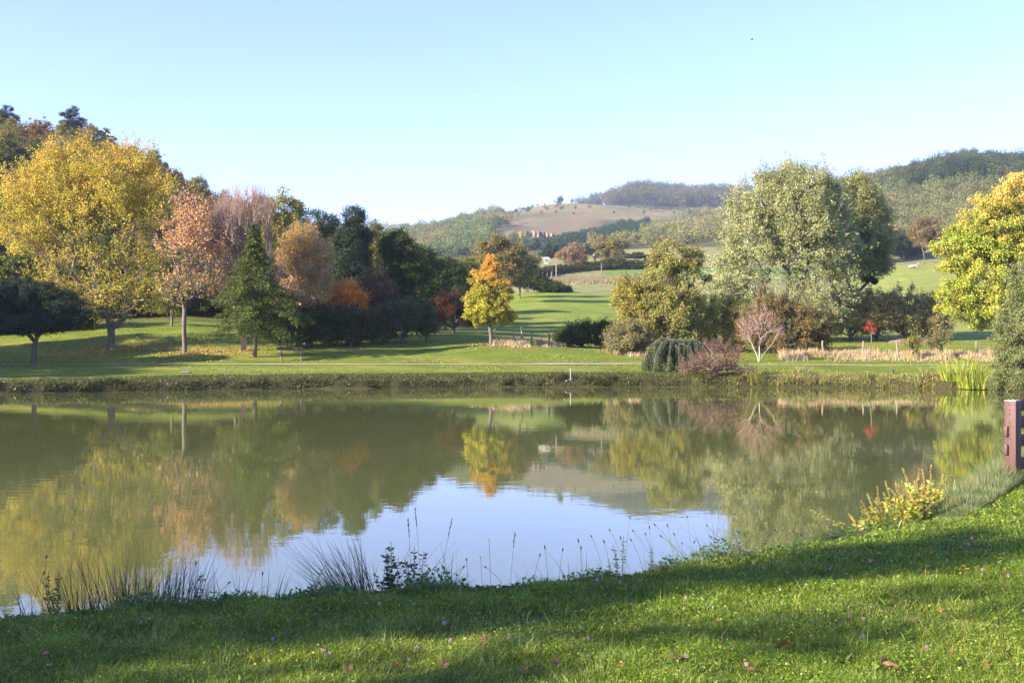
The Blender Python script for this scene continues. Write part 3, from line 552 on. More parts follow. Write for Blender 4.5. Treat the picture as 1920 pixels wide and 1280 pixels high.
# ------------------------------------------------------------------ feathery conifer
def conifer(name, label, px, Y, top, width, pal, seed, low=0.17, nbr=70, loc=None, H=None, R=None):
    rng = np.random.default_rng(seed)
    if loc is None: X = pxX(px, Y); loc = (X, Y, T(X, Y)); H = pxZ(top, Y) - loc[2]; R = width * Y / F / 2
    root = empty(name, loc, label, 'tree')
    z = np.linspace(-0.1, H, 12); off = 0.05 * np.sin(z * 1.3)
    A = [np.stack([off[:-1], off[:-1] * .5, z[:-1]], -1)]; B = [np.stack([off[1:], off[1:] * .5, z[1:]], -1)]
    rr = 0.16 * (1 - z / H) ** 0.8 + 0.015; ra = [rr[:-1]]; rb = [rr[1:]]; Ps = []; Ds = []
    for i in range(nbr):
        t = (i + rng.uniform(0, 1)) / nbr; zz = H * (low + (0.98 - low) * t ** 0.9); az = i * 2.4 + rng.normal(0, 0.3)
        env = (min(1.0, (1 - t) * 1.15 + 0.04) ** 1.35 if H > 4 else 1) * (0.75 + 0.25 * min(1, t * 6))
        L = R * env * rng.uniform(0.45, 1.2); d = np.array([math.cos(az), math.sin(az), 0]); m = max(4, int(L / 0.28))
        s = np.linspace(0, 1, m + 1)[:, None]
        P = np.array([0, 0, zz]) + d * L * s + np.array([0, 0, 1.0]) * L * (0.20 * s - 0.42 * s * s)
        A.append(P[:-1]); B.append(P[1:]); r0 = 0.022 * (1 - s[:, 0]) + 0.005; ra.append(r0[:-1]); rb.append(r0[1:])
        sd = np.array([-d[1], d[0], 0])
        for j in range(1, m + 1):
            for sgn in (-1, 1):
                l2 = (0.30 + 0.45 * (1 - abs(s[j, 0] - 0.35))) * rng.uniform(0.6, 1.2) * min(1.0, L / 1.2); dd = norm(sd * sgn + d * 0.6 + np.array([0, 0, -0.25]) + rng.normal(0, 0.12, 3))
                q = rng.uniform(0, 1, (36, 1)); Ps.append(P[j] + dd * l2 * q + rng.normal(0, 0.07, (36, 3))); Ds.append(norm(dd + rng.normal(0, 0.6, (36, 3)) + np.array([0, 0, -0.25])))
    mesh_obj('trunk', *tubes(np.vstack(A), np.vstack(B), np.concatenate(ra), np.concatenate(rb), 6), M_bark_dark, root)
    Ps = np.vstack(Ps); Ds = np.vstack(Ds); N = len(Ps)
    V, Fc = leaf_quads(Ps, Ds, rng.uniform(0.12, 0.26, N), 0.05, rng)
    mesh_obj('crown', V, Fc, M_needle, root, col=np.repeat(pcol(pal, N, rng, 0.2), 4, 0))
    return root
conifer('deodar_cedar', 'feathery layered green conifer with drooping branches just left of the bench', 477, 75, 418, 190, [(0.09, 0.115, 0.03), (0.06, 0.085, 0.022), (0.13, 0.15, 0.04)], 81, nbr=100)

# weeping blue cedar at the water's edge
def weeping_cedar():
    rng = np.random.default_rng(82); Y = 64.5; X = pxX(1262, Y); zb = T(X, Y); root = empty('weeping_cedar', (X, Y, zb), 'weeping blue green cedar like a curtain beside the brown thicket on the bank', 'tree')
    A = []; B = []; ra = []; rb = []; Ps = []; Ds = []
    def pt(px, py, dy): return np.array([pxX(px, Y) - X, dy, pxZ(py, Y) - zb])
    def line(pts, r0, r1):
        pts = np.array(pts); A.append(pts[:-1]); B.append(pts[1:]); r = np.linspace(r0, r1, len(pts)); ra.append(r[:-1]); rb.append(r[1:])
    line([(0, 0, -.1), (0.1, 0, 0.7), (-0.1, 0.1, 1.3), pt(1258, 636, 0)], 0.09, 0.06)
    arches = [([(1258, 636), (1240, 633), (1222, 645), (1211, 668), (1206, 680)], 0.0), ([(1258, 636), (1280, 638), (1300, 636), (1312, 640), (1318, 652)], 0.0),
              ([(1256, 637), (1240, 642), (1228, 662), (1222, 690)], -0.9), ([(1260, 636), (1275, 644), (1290, 650), (1296, 664)], -0.8), ([(1258, 636), (1250, 640), (1236, 655), (1220, 672)], 0.9),
              ([(1262, 636), (1285, 640), (1300, 645), (1310, 650)], 0.8), ([(1258, 637), (1255, 650), (1250, 678), (1246, 695)], -1.3), ([(1262, 638), (1270, 655), (1276, 680)], -1.1)]
    for pts, dy in arches:
        n0 = len(pts); t = np.linspace(0, n0 - 1, n0 * 5); q = np.array([pt(p[0], p[1], dy * i / (n0 - 1)) for i, p in enumerate(pts)])
        Q = np.stack([np.interp(t, np.arange(n0), q[:, a]) for a in range(3)], -1); line(Q, 0.04, 0.015)
        for P in np.repeat(Q, 3, 0):
            P = P + rng.normal(0, 0.06, 3) * [1, 3.0, 0.5]; L = min(P[2] - 0.05, abs(rng.normal(1.0, 0.45)) + 0.15)
            if L < 0.1: continue
            m = int(L / 0.02); s = rng.uniform(0, 1, (m, 1)); sway = rng.normal(0, 0.08, 2)
            Ps.append(P + np.concatenate([sway[0] * s, sway[1] * s, -L * s], 1) + rng.normal(0, 0.018, (m, 3))); Ds.append(norm(rng.normal(0, 0.8, (m, 3)) + [0, 0, -0.7]))
            A.append(P[None]); B.append((P + [sway[0], sway[1], -L])[None]); ra.append([0.008]); rb.append([0.004])
    mesh_obj('trunk', *tubes(np.vstack(A), np.vstack(B), np.concatenate(ra), np.concatenate(rb), 5), M_bark_grey, root)
    Ps = np.vstack(Ps); Ds = np.vstack(Ds); N = len(Ps); V, Fc = leaf_quads(Ps, Ds, rng.uniform(0.06, 0.12, N), 0.035, rng)
    mesh_obj('crown', V, Fc, M_needle, root, col=np.repeat(pcol([(0.06, 0.095, 0.04), (0.045, 0.07, 0.03), (0.11, 0.14, 0.06)], N, rng), 4, 0))
weeping_cedar()
bush('twiggy_shrub', 'brown twiggy leafless shrub overhanging the bank right of the weeping cedar', 1340, 61.4, [(1345, 668, 42, 26), (1320, 690, 52, 24), (1370, 700, 44, 18), (1300, 708, 44, 14), (1350, 714, 50, 10)],
     [(0.20, 0.12, 0.08), (0.14, 0.09, 0.06)], seed=83, n=240, per=12, leaf=0.10, tw=9, twl=0.55, twr=0.007, upb=1.0, bark=mat_noise('bark_russet', (0.13, 0.08, 0.06), (0.30, 0.19, 0.15), 5, 0.9, 0.3), step=0.4)

# ------------------------------------------------------------------ the wood on the left hillside: every tree a thing, a few kinds, copied
kinds = {}
def kind(key, pal, n, per, leaf, lw, ell, mat=M_leaf, bark=M_bark_dark, seed=1, tw=2, **kw):
    kinds[key] = dict(pal=pal, n=n, per=per, leaf=leaf, lw=lw, ell=ell, mat=mat, bark=bark, seed=seed, tw=tw, kw=kw, first=None)
E1 = [(0, 0, 4.2, 2.8, 2.6, 2.6), (1.2, 0.4, 5.3, 1.9, 1.9, 1.8), (-1.3, -0.3, 3.4, 2.1, 2.0, 1.9), (0.3, -1, 2.2, 2.4, 2.2, 1.5)]
E2 = [(0, 0, 3.6, 2.4, 2.4, 2.9), (0.8, 0.5, 5.4, 1.5, 1.5, 1.8), (-0.9, 0.2, 2.4, 2.2, 2.0, 1.7)]
E3 = [(0, 0, 2.2, 2.6, 2.4, 1.9), (1.3, 0, 1.7, 1.8, 1.8, 1.4), (-1.4, 0.3, 1.6, 1.8, 1.6, 1.3)]
EP = [(0, 0, 6.6, 1.2, 1.2, 0.7), (0.5, 0, 5.6, 1.9, 1.7, 0.5), (-0.6, 0, 4.9, 2.1, 1.9, 0.45), (0.2, 0, 4.1, 2.3, 2.2, 0.6), (0, 0, 3.0, 2.2, 2.1, 0.6)]
kind('green_a', DG, 130, 60, 0.27, 0.6, E1, seed=101); kind('green_b', DG + OG[:1], 120, 60, 0.27, 0.6, E2, seed=102); kind('olive', OG, 130, 55, 0.27, 0.6, E1, seed=103)
kind('gold', [(0.34, 0.25, 0.06), (0.26, 0.21, 0.06), (0.20, 0.18, 0.05)], 120, 50, 0.26, 0.6, E2, seed=104, tw=4)
kind('rust', [(0.27, 0.13, 0.06), (0.32, 0.17, 0.07), (0.18, 0.12, 0.05)], 120, 42, 0.26, 0.6, E1, seed=105, tw=5)
kind('bare', [(0.22, 0.18, 0.11), (0.16, 0.15, 0.07)], 120, 12, 0.24, 0.6, E2, seed=106, tw=10, bark=M_bark_grey, twl=1.3, twr=0.02, upb=1.5)
kind('scrub', DG + [(0.11, 0.08, 0.04)], 90, 60, 0.26, 0.6, E3, seed=107); kind('pine', DKB + [(0.06, 0.09, 0.05)], 120, 60, 0.28, 0.28, EP, mat=M_needle, seed=108)
KL = {'green_a': ('woodland_tree', 'dark green broadleaf tree in the wood on the left hillside'), 'green_b': ('woodland_tree', 'narrow dark green tree in the wood on the left hillside'),
      'olive': ('woodland_tree', 'olive green tree in the wood on the left hillside'), 'gold': ('golden_tree', 'golden brown autumn tree in the wood on the left hillside'),
      'rust': ('rusty_tree', 'rust red autumn tree in the wood on the left hillside'), 'bare': ('bare_tree', 'grey nearly leafless tree in the wood on the left hillside'),
      'scrub': ('scrub_bush', 'low dark scrub bush on the left hillside'), 'pine': ('hill_pine', 'flat layered dark pine on the crest of the left hillside')}
def plant(key, x, y, scale, rz, label=None, group='g', name=None, cat='tree', zs=1.0, sink=0.15):
    K = kinds[key]; loc = (x, y, T(x, y) - sink); nm, lb = KL[key]; label = label or lb
    if key in ('scrub',): cat = 'bush'
    if group == 'g': group = {'woodland_tree': 'green trees of the hillside wood', 'golden_tree': 'golden trees of the hillside wood', 'rusty_tree': 'rusty trees of the hillside wood',
                              'bare_tree': 'bare trees of the hillside wood', 'scrub_bush': 'scrub bushes of the left hillside', 'hill_pine': 'pines on the left crest'}[nm]
    if K['first'] is None:
        r = tree(name or nm, label, 0, 0, None, K['pal'], n=K['n'], per=K['per'], clump=0.62, leaf=K['leaf'], lw=K['lw'], trunk_top=1.6, bark=K['bark'], seed=K['seed'], tw=K['tw'],
                 leafmat=K['mat'], world_loc=loc, local_ells=K['ell'], cat=cat, group=group, sides=4, squash=0.6 if key != 'pine' else 0.35, r_tip=0.02, **K['kw'])
        r.rotation_euler = (0, 0, rz); r.scale = (scale, scale, scale * zs); K['first'] = r; return r
    r = copy_thing(K['first'], loc, rz, (scale, scale, scale * zs), label, group); r['category'] = cat
    if group is None and 'group' in r: del r['group']
    if name: r.name = name
    return r
rng = np.random.default_rng(77)
for Y, step, sc in [(108, 88, 0.8), (118, 84, 0.85), (130, 80, 0.9), (143, 72, 0.9), (157, 66, 0.95), (171, 60, 0.95), (185, 56, 0.9), (198, 48, 0.95), (207, 44, 0.8)]:
    px = -190 + rng.uniform(0, step)
    while px < 835:
        p = px + rng.normal(0, 8); y = Y + rng.uniform(-5, 5)
        if not (Y < 112 and 120 < p < 420) and not (p > 760 and Y > 150):
            if p < 60: wk = dict(green_a=2, green_b=2, olive=2, gold=2, rust=2.5, bare=1.5, scrub=3)
            elif p < 330: wk = dict(green_a=3, green_b=2, olive=2, gold=2, rust=1.5, bare=1, scrub=3)
            elif p < 480: wk = dict(green_a=2, green_b=1, olive=2, gold=2, rust=4, bare=2, scrub=1)
            elif p < 620: wk = dict(green_a=2, green_b=1.5, olive=4, gold=2, rust=0.6, bare=1, scrub=1)
            else: wk = dict(green_a=4, green_b=3, olive=3, gold=0.7, rust=0.2, bare=0.6, scrub=2)
            ks = list(wk); w_ = np.array(list(wk.values())); kk = ks[rng.choice(len(ks), p=w_ / w_.sum())]
            s = sc * rng.uniform(0.75, 1.2)
            if Y > 180: s *= 0.68
            if kk == 'scrub': s *= 1.1
            plant(kk, pxX(p, y), y, s, rng.uniform(0, 6.28), zs=rng.uniform(0.9, 1.15))
        px += step * rng.uniform(0.75, 1.25)
for px, s, lab in [(136, 1.0, 'flat topped pine standing highest on the left crest'), (198, 0.72, 'second pine on the left crest, right of the highest one'), (288, 0.75, 'third pine on the left crest, lower on the slope'), (15, 0.85, 'pine at the very left of the crest')]:
    plant('pine', pxX(px, 200), 200, s, px, lab, 'pines on the left crest')
# off to the left of the picture: the trees whose shade falls on the lawns
for k, (x, y, s, kk) in enumerate([(-46, 66, 1.3, 'green_a'), (-52, 74, 1.6, 'olive'), (-44, 80, 1.2, 'green_b'), (-62, 62, 1.5, 'green_a'), (-66, 84, 1.9, 'olive'), (-54, 90, 1.5, 'green_b'), (-74, 72, 1.8, 'green_a'), (-60, 98, 1.5, 'olive'), (-52, 48, 2.2, 'green_a'), (-58, 55, 2.4, 'olive'), (-49, 58, 1.9, 'green_b'), (-56, 66, 2.2, 'green_a'), (-48, 71, 1.7, 'olive')]):
    plant(kk, x, y, s, k, 'broadleaf tree on the far lawn beyond the left edge', 'trees beyond the left edge of the lawn', name='lawn_tree')

def hedge_row(pts, n, s, lab, grp, key='scrub', name='field_bush'):
    pts = np.array(pts, float); t = np.linspace(0, len(pts) - 1, n)
    for i, tt in enumerate(t):
        px = np.interp(tt, np.arange(len(pts)), pts[:, 0]) + rng.normal(0, 2); Y = np.interp(tt, np.arange(len(pts)), pts[:, 1])
        plant(key, pxX(px, Y), Y, s * rng.uniform(0.8, 1.25), rng.uniform(0, 6.28), lab, grp, name=name, cat='bush', zs=0.9)
hedge_row([(150, 107), (430, 109)], 9, 0.85, 'dark bush closing the back of the left lawn below the hillside wood', 'bushes at the back of the left lawn', name='lawn_edge_bush')
hedge_row([(-90, 92), (125, 95)], 5, 0.9, 'dark bush behind the low dark pine at the left', 'bushes behind the low dark pine', name='lawn_edge_bush')
hedge_row([(1092, 288), (1240, 288)], 14, 0.75, 'dark bush of the level hedge below the two round pasture trees', 'level hedge below the pasture')
hedge_row([(1010, 268), (1085, 284)], 8, 0.62, 'low bush of the hedge left of the round pink brown tree', 'low hedge left of the pasture trees')
hedge_row([(1175, 330), (1215, 332)], 4, 0.5, 'low dark bush in front of the cow on the upper pasture', 'bushes by the upper cow')
hedge_row([(1560, 300), (1690, 330), (1720, 340)], 9, 1.5, 'dark green tree of the shaded wood edge below the right ridge', 'shaded wood edge below the right ridge', 'green_a', 'wood_edge_tree')
hedge_row([(700, 240), (860, 255)], 8, 1.0, 'olive tree at the low left end of the valley', 'trees at the low end of the valley', 'olive', 'valley_tree')
hedge_row([(870, 230), (985, 262)], 8, 1.0, 'olive bushy tree beyond the small maple', 'trees beyond the small maple', 'olive', 'valley_tree')
plant('rust', pxX(1300, 290), 290, 0.9, 1, 'reddish brown tree showing over the walnut', None, name='russet_tree')

# ------------------------------------------------------------------ far woods, each one mass
def woodland(label, regs, pal, seed, leaf=1.1, per=110, cr=(3.2, 5.5), mat=M_leaf, flat=0.8, name='woodland'):
    rng = np.random.default_rng(seed); P = []; R = []; cc = []
    pal = np.array(pal)
    for poly_px, (Y0, Y1), n, fn in regs:
        Y = np.sqrt(rng.uniform(Y0 ** 2, Y1 ** 2, n)); px = rng.uniform(poly_px[0], poly_px[1], n)
        if fn is not None:
            X = pxX(px, Y); z = terrain(X, Y); py = HZ - (z - EYE) * F / Y; k = fn(px, py, Y); px = px[k]; Y = Y[k]
        X = pxX(px, Y); z = terrain(X, Y); P.append(np.stack([X, Y, z], -1)); R.append(rng.uniform(*cr, len(X)))
    P = np.vstack(P); R = np.concatenate(R); n = len(P)
    cn = SineNoise(seed, 70, 9)(P[:, :2]) * 0.28 + 0.5 + rng.normal(0, 0.09, n)
    base = pal[np.clip((cn * len(pal)).astype(int), 0, len(pal) - 1)] * rng.uniform(0.82, 1.18, (n, 1))
    R = R * (1 + 0.2 * SineNoise(seed + 1, 90, 9)(P[:, :2])); per = int(per * 1.7); leaf = leaf * 0.72
    # crowns are lumpy: each made of a few lobes
    lob = norm(rng.normal(size=(n, 5, 3))) * np.array([0.42, 0.42, 0.45]) * R[:, None, None]
    k = rng.integers(0, 5, (n, per)); d = norm(rng.normal(size=(n, per, 3))); r = rng.uniform(0.55, 1, (n, per, 1)) * R[:, None, None] * 0.62
    Q = P[:, None, :] + np.array([0, 0, 1.0]) * R[:, None, None] * rng.uniform(0.7, 1.6, (n, 1, 1)) + np.take_along_axis(lob, k[..., None].repeat(3, -1), 1) + d * r * np.array([1, 1, flat])
    Q = Q.reshape(-1, 3); D = norm(rng.normal(size=Q.shape)); nr_ = norm(d.reshape(-1, 3) + np.array([0, 0, 0.25]) + rng.normal(0, 0.22, Q.shape))
    V, Fc = leaf_quads(Q, D, leaf * rng.uniform(0.6, 1.3, len(Q)), leaf * 0.75, rng, nr_)
    c = np.repeat(base, per, 0) * rng.uniform(0.88, 1.12, (len(Q), 1))
    tag(mesh_obj(name, V, Fc, mat, col=np.repeat(c, 4, 0)), label, 'woodland', kind='stuff')
GW = [(0.10, 0.14, 0.045), (0.13, 0.17, 0.05), (0.17, 0.19, 0.055), (0.21, 0.18, 0.07), (0.24, 0.17, 0.09)]
PW = [(0.04, 0.07, 0.04), (0.055, 0.085, 0.045)]
woodland('mixed wood covering the left flank of the bald hill', [((690, 985), (560, 1020), 1500, lambda px, py, Y: (px + rng.normal(0, 14, len(px)) < 945 + (Y < 700) * 60 - (Y > 860) * 20) & ~((px > 925) & (Y > 600) & (Y < 780)))], GW, 201, leaf=1.5, per=90)
woodland('dark conifer belt running down the middle of the bald hill', [((1000, 1215), (560, 800), 900, lambda px, py, Y: np.abs(py - np.interp(px, [1000, 1060, 1130, 1210], [474, 462, 447, 434])) < 13 - (px < 1065) * 6),
         ((950, 1050), (500, 620), 200, lambda px, py, Y: np.abs(py - 466) < 5)], PW, 202, leaf=1.1, per=90, cr=(1.7, 2.9), flat=1.1)
woodland('rounded wood along the far skyline ridge right of the bald hill', [((1085, 1125), (1420, 1490), 26, None), ((1135, 1560), (1280, 1540), 1500, None)], [(0.10, 0.10, 0.045), (0.13, 0.11, 0.055), (0.075, 0.09, 0.04)], 203, leaf=2.2, per=90, cr=(6.5, 11))
woodland('light green brown wood on the middle slope above the pasture', [((1000, 1680), (430, 820), 2300, lambda px, py, Y: (px > np.interp(py, [420, 450, 486], [1270, 1200, 1020])) & ~((px < 1075) & (Y > 560) & (Y < 800)))],
         [(0.11, 0.13, 0.05), (0.18, 0.19, 0.065), (0.23, 0.23, 0.085), (0.27, 0.23, 0.11), (0.30, 0.22, 0.13)], 204, leaf=1.0, per=100, cr=(1.9, 3.8))
woodland('dark pine wood on the top of the right ridge', [((1590, 1960), (520, 680), 1100, lambda px, py, Y: py < np.interp(px, [1600, 1700, 1900], [372, 366, 350]))], [(0.04, 0.06, 0.03), (0.055, 0.08, 0.035), (0.09, 0.11, 0.045), (0.14, 0.13, 0.055)], 205, leaf=1.0, per=110, cr=(2.6, 4.6))
woodland('olive and pale green wood on the lower face of the right ridge', [((1550, 2150), (350, 600), 1800, lambda px, py, Y: py > np.interp(px, [1600, 1700, 1900], [368, 362, 346]))], [(0.10, 0.12, 0.05), (0.16, 0.175, 0.065), (0.20, 0.20, 0.08), (0.22, 0.18, 0.09)], 208, leaf=0.9, per=120, cr=(2.2, 4.4))
woodland('dark scattered scrub on the bald hill', [((950, 1280), (860, 1090), 70, None), ((930, 1000), (930, 1010), 25, None)], [(0.10, 0.08, 0.05), (0.09, 0.10, 0.05)], 206, leaf=0.9, per=50, cr=(1.2, 2.4), name='hill_scrub')
woodland('faint blue wooded ridge at the far end of the valley', [((560, 900), (2450, 2650), 700, None)], GW, 207, leaf=4.0, per=50, cr=(9, 15))
for px, Y, h, lab in [(1051, 1010, 6.5, 'tiny lone tree on top of the bald hill'), (928, 920, 8, 'tiny lone tree on the left shoulder of the bald hill')]:
    s = Y / F; zb = T(pxX(px, Y), Y); py0 = HZ - (zb - EYE) * F / Y
    tree('lone_tree', lab, px, Y, [(px, py0 - h / s * 0.6, 5, h / s * 0.4)], [(0.10, 0.11, 0.05)], n=30, per=30, clump=0.8, leaf=0.9, trunk_top=2.5, seed=px, bark=M_bark_dark, sides=4)

woodland('tangled autumn undergrowth covering the left hillside between its trees', [((-220, 830), (113, 214), 2600, lambda px, py, Y: ~((px > 760) & (Y > 150)))], [(0.07, 0.085, 0.025), (0.13, 0.13, 0.035), (0.20, 0.15, 0.05), (0.25, 0.14, 0.06), (0.10, 0.10, 0.03)], 209, leaf=0.4, per=100, cr=(0.9, 1.9), name='undergrowth')
# quarry face
rng = np.random.default_rng(5); nx, nz = 130, 9; pxs = np.linspace(938, 1058, nx); Vq = []
for kz in range(nz):
    for i_, p in enumerate(pxs):
        Yq = 706 + 1.5 * math.sin(i_ * 0.23) + 1.2 * math.sin(i_ * 0.71) + rng.normal(0, 0.6) + kz * 0.4; Xq = pxX(p, Yq)
        hh = 3.6 * (math.sin(math.pi * min(1, max(0, i_ / (nx - 1)))) ** 0.35) * (0.85 + 0.15 * math.sin(i_ * 0.5))
        Vq.append((Xq, Yq, T(Xq, Yq) - 1.2 + (hh + 1.2) * kz / (nz - 1) + rng.normal(0, 0.12)))
Vq = np.array(Vq); a_, b_ = np.meshgrid(np.arange(nz - 1), np.arange(nx - 1), indexing='ij'); q0 = a_ * nx + b_
back = Vq[-nx:] + [0, 9, 0.4]; Vq2 = np.vstack([Vq, back]); Fq_ = np.stack([q0, q0 + 1, q0 + 1 + nx, q0 + nx], -1).reshape(-1, 4); tb = np.arange(nx - 1) + (nz - 1) * nx
Fq_ = np.vstack([Fq_, np.stack([tb, tb + 1, tb + 1 + nx, tb + nx], -1)])
mesh_obj('cliff', Vq2, Fq_, mat_noise('quarry_rock', (0.12, 0.08, 0.05), (0.27, 0.17, 0.11), 0.35, 0.9, 0.6, 0.3, c3=(0.26, 0.18, 0.14)))['kind'] = 'structure'

# ------------------------------------------------------------------ small built things
def box_v(cx, cy_, cz, sx, sy, sz, rz=0.0, taper=1.0):
    v = np.array([(x, y, z) for z in (-.5, .5) for y in (-.5, .5) for x in (-.5, .5)], float); v[4:, :2] *= taper
    v *= [sx, sy, sz]; c, s = math.cos(rz), math.sin(rz); v[:, :2] = v[:, :2] @ np.array([[c, s], [-s, c]]); v += [cx, cy_, cz]
    return v, np.array([[0, 2, 3, 1], [4, 5, 7, 6], [0, 1, 5, 4], [2, 6, 7, 3], [0, 4, 6, 2], [1, 3, 7, 5]])
def bev(o, w, seg=2):
    m = o.modifiers.new('bevel', 'BEVEL'); m.width = w; m.segments = seg; return o
# bench
Yb = 73.0; Xb = pxX(546, Yb); zb = T(Xb, Yb)
bench = empty('park_bench', (Xb, Yb, zb), 'dark wooden bench with a plank backrest on stone legs beside the path', 'bench'); bench.rotation_euler = (0, 0, math.radians(4))
for sx in (-0.66, 0.66):
    o_ = bev(mesh_obj('leg', *box_v(sx, 0.05, 0.20, 0.13, 0.30, 0.52, taper=0.85), M_concrete, bench), 0.02)
    bev(mesh_obj('bracket', *box_v(0, -0.03, 0.29, 0.11, 0.46, 0.09), M_wood_dark, o_), 0.01).location = (sx, 0, 0.09)
    o_ = mesh_obj('back_support', *tubes(np.array([[sx, 0.20, 0.30]]), np.array([[sx, 0.33, 0.93]]), np.array([0.04]), np.array([0.035]), 4), M_wood_dark, bench)
for yy in (-0.13, 0.07): bev(mesh_obj('seat_plank', *box_v(0.0, yy, 0.455, 1.86, 0.18, 0.05), M_wood_dark, bench), 0.01)
bev(mesh_obj('backrest', *box_v(-0.08, 0.275, 0.80, 1.80, 0.045, 0.20), M_wood_dark, bench), 0.01)
# white bank marker and stones
def simple(name, lab, cat, v, f, mat, loc, bw=0.01, group=None):
    o_ = mesh_obj(name, v, f, mat, loc=loc); tag(o_, lab, cat, group); bev(o_, bw) if bw else None; return o_
M_cap0 = mat_noise('grey_paint', (0.22, 0.22, 0.22), (0.32, 0.32, 0.31), 8.0, 0.6, 0.1)
X_ = pxX(1070, 61.0); root = empty('marker_post', (X_, 61.0, T(X_, 61.0)), 'thin white post standing on the edge of the far bank', 'post')
mesh_obj('post_shaft', *tubes(np.array([[0, 0, -0.2], [0, 0, 0.62]]), np.array([[0, 0, 0.62], [0, 0, 0.66]]), np.array([0.035, 0.035]), np.array([0.035, 0.015]), 10), M_cap0, root)
mesh_obj('post_foot', *box_v(0, 0, 0, 0.2, 0.2, 0.12), M_concrete, root)
def rock(name, lab, loc, r, mat, seed, flat=0.6, cat='rock', group=None):
    import bmesh
    bm = bmesh.new(); bmesh.ops.create_icosphere(bm, subdivisions=3, radius=1); sn = SineNoise(seed, 1.5, 8, 3)
    for v in bm.verts:
        p = np.array(v.co); q = p * (1 + 0.22 * sn(p[None])[0]); v.co = (q[0] * r[0], q[1] * r[1], q[2] * r[2] * 1.0)
    me = bpy.data.meshes.new(name); bm.to_mesh(me); bm.free(); me.materials.append(mat); o_ = bpy.data.objects.new(name, me); C.objects.link(o_); o_.location = loc
    return tag(o_, lab, cat, group)
M_stone = mat_noise('pale_stone', (0.12, 0.11, 0.09), (0.26, 0.25, 0.21), 6, 0.9, 0.6, 0.02)
for px, Y, r, lab in [(349, 61.5, (0.34, 0.2, 0.07), 'flat pale stone lying on the grassy bank below the orange tree'), (1062, 60.8, (0.07, 0.06, 0.05), 'small white stone at the foot of the white marker post')]:
    X_ = pxX(px, Y); rock('bank_stone', lab, (X_, Y, T(X_, Y) + 0.05), r, M_stone, px)
M_dirt = mat_noise('red_dirt', (0.08, 0.055, 0.035), (0.24, 0.16, 0.11), 3, 0.95, 0.7, 0.08)
for px, rx, lab in [(1728, 1.5, 'reddish dirt mound at the foot of the olive hedge'), (1690, 1.6, 'lower pinkish dirt mound left of the reddish one')]:
    X_ = pxX(px, 96); rock('dirt_mound', lab, (X_, 96, T(X_, 96)), (rx * 0.7, 0.8, 0.45 if px > 1700 else 0.3), M_dirt, px, cat='mound')
# fence posts
def fpost(px, Y, h, r, lab, lean=0.05, group='wooden fence posts along the right meadow'):
    X_ = pxX(px, Y); sd = int(px); rg = np.random.default_rng(sd); z = np.array([-0.2, h * 0.35, h * 0.7, h])
    ox = lean * z + rg.normal(0, 0.012, 4); A = np.stack([ox[:-1], 0 * z[:-1], z[:-1]], -1); B = np.stack([ox[1:], 0 * z[1:], z[1:]], -1)
    A = np.vstack([A, B[-1:]]); B = np.vstack([B, B[-1:] + [0.01, 0, 0.03]]); ra = r * np.array([1.1, 1.05, 1, 0.92]); rb = r * np.array([1.05, 1, 0.92, 0.4])
    o_ = mesh_obj('fence_post', *tubes(A, B, ra, rb, 8), M_wood_old, loc=(X_, Y, T(X_, Y))); tag(o_, lab, 'fence post', group)
ords = ['leaning fence post nearest the russet bush', 'fence post just left of the red sapling', 'fence post midway between the red sapling and the thin green sapling', 'fence post beside the pinkish sapling', 'fence post nearest the waterside birch bush']
for (px, ln), lab in zip([(1545, -0.12), (1618, 0.03), (1684, -0.1), (1757, -0.06), (1830, 0.02)], ords): fpost(px, 79, 1.12, 0.07, lab, ln)
for px, Y, h, lab in [(963, 84, 0.95, 'short fence post in dry grass right of the small maple'), (979, 86, 1.3, 'dark taller fence post in the dry grass behind the small maple'), (996, 85, 0.9, 'leaning grey fence post in the middle of the dry grass strip'), (1030, 86, 0.95, 'last fence post before the dark corner bush')]:
    fpost(px, Y, h, 0.075, lab, 0.06 if px == 996 else -0.03, 'old fence posts right of the small maple')
for i_, px in enumerate([1008, 1017, 1026, 1034]): fpost(px, 262, 1.3, 0.14, 'short pale post of the field fence at the bottom of the pasture', 0.02, 'pale field fence posts')
# poles
def pole(name, lab, px, Y, top, r, mat, extra=None):
    X_ = pxX(px, Y); z0 = T(X_, Y); h = pxZ(top, Y) - z0; root = empty(name, (X_, Y, z0), lab, 'pole')
    mesh_obj('shaft', *tubes(np.array([[0, 0, -0.3], [0, 0, h * 0.5]]), np.array([[0, 0, h * 0.5], [0, 0, h]]), np.array([r, r * 0.9]), np.array([r * 0.9, r * 0.75]), 8), mat, root)
    return root, h
r_, h_ = pole('wooden_pole', 'tall wooden pole at the corner of the field fence', 1043, 262, 490, 0.17, M_wood_old)
r_, h_ = pole('sign_pole', 'short pole carrying a small dark board next to the tall wooden pole', 1036, 264, 502, 0.13, M_wood_old)
mesh_obj('board', *box_v(0, -0.15, h_ + 0.25, 1.9, 0.08, 0.7), M_wood_dark, r_)
r_, h_ = pole('wooden_pole', 'dark post with a pale pink box on top on the pasture', 1115, 300, 483, 0.18, M_wood_old)
mesh_obj('nest_box', *box_v(0, 0, h_ + 0.3, 0.7, 0.6, 0.95), mat_noise('pink_box', (0.5, 0.3, 0.25), (0.65, 0.42, 0.35), 5), r_)
r_, h_ = pole('concrete_pole', 'pale concrete pole standing in the dry grass of the middle field', 1128, 245, 493, 0.15, M_concrete)
mesh_obj('pole_cap', *box_v(0, 0, h_ + 0.05, 0.3, 0.3, 0.1), M_concrete, r_)

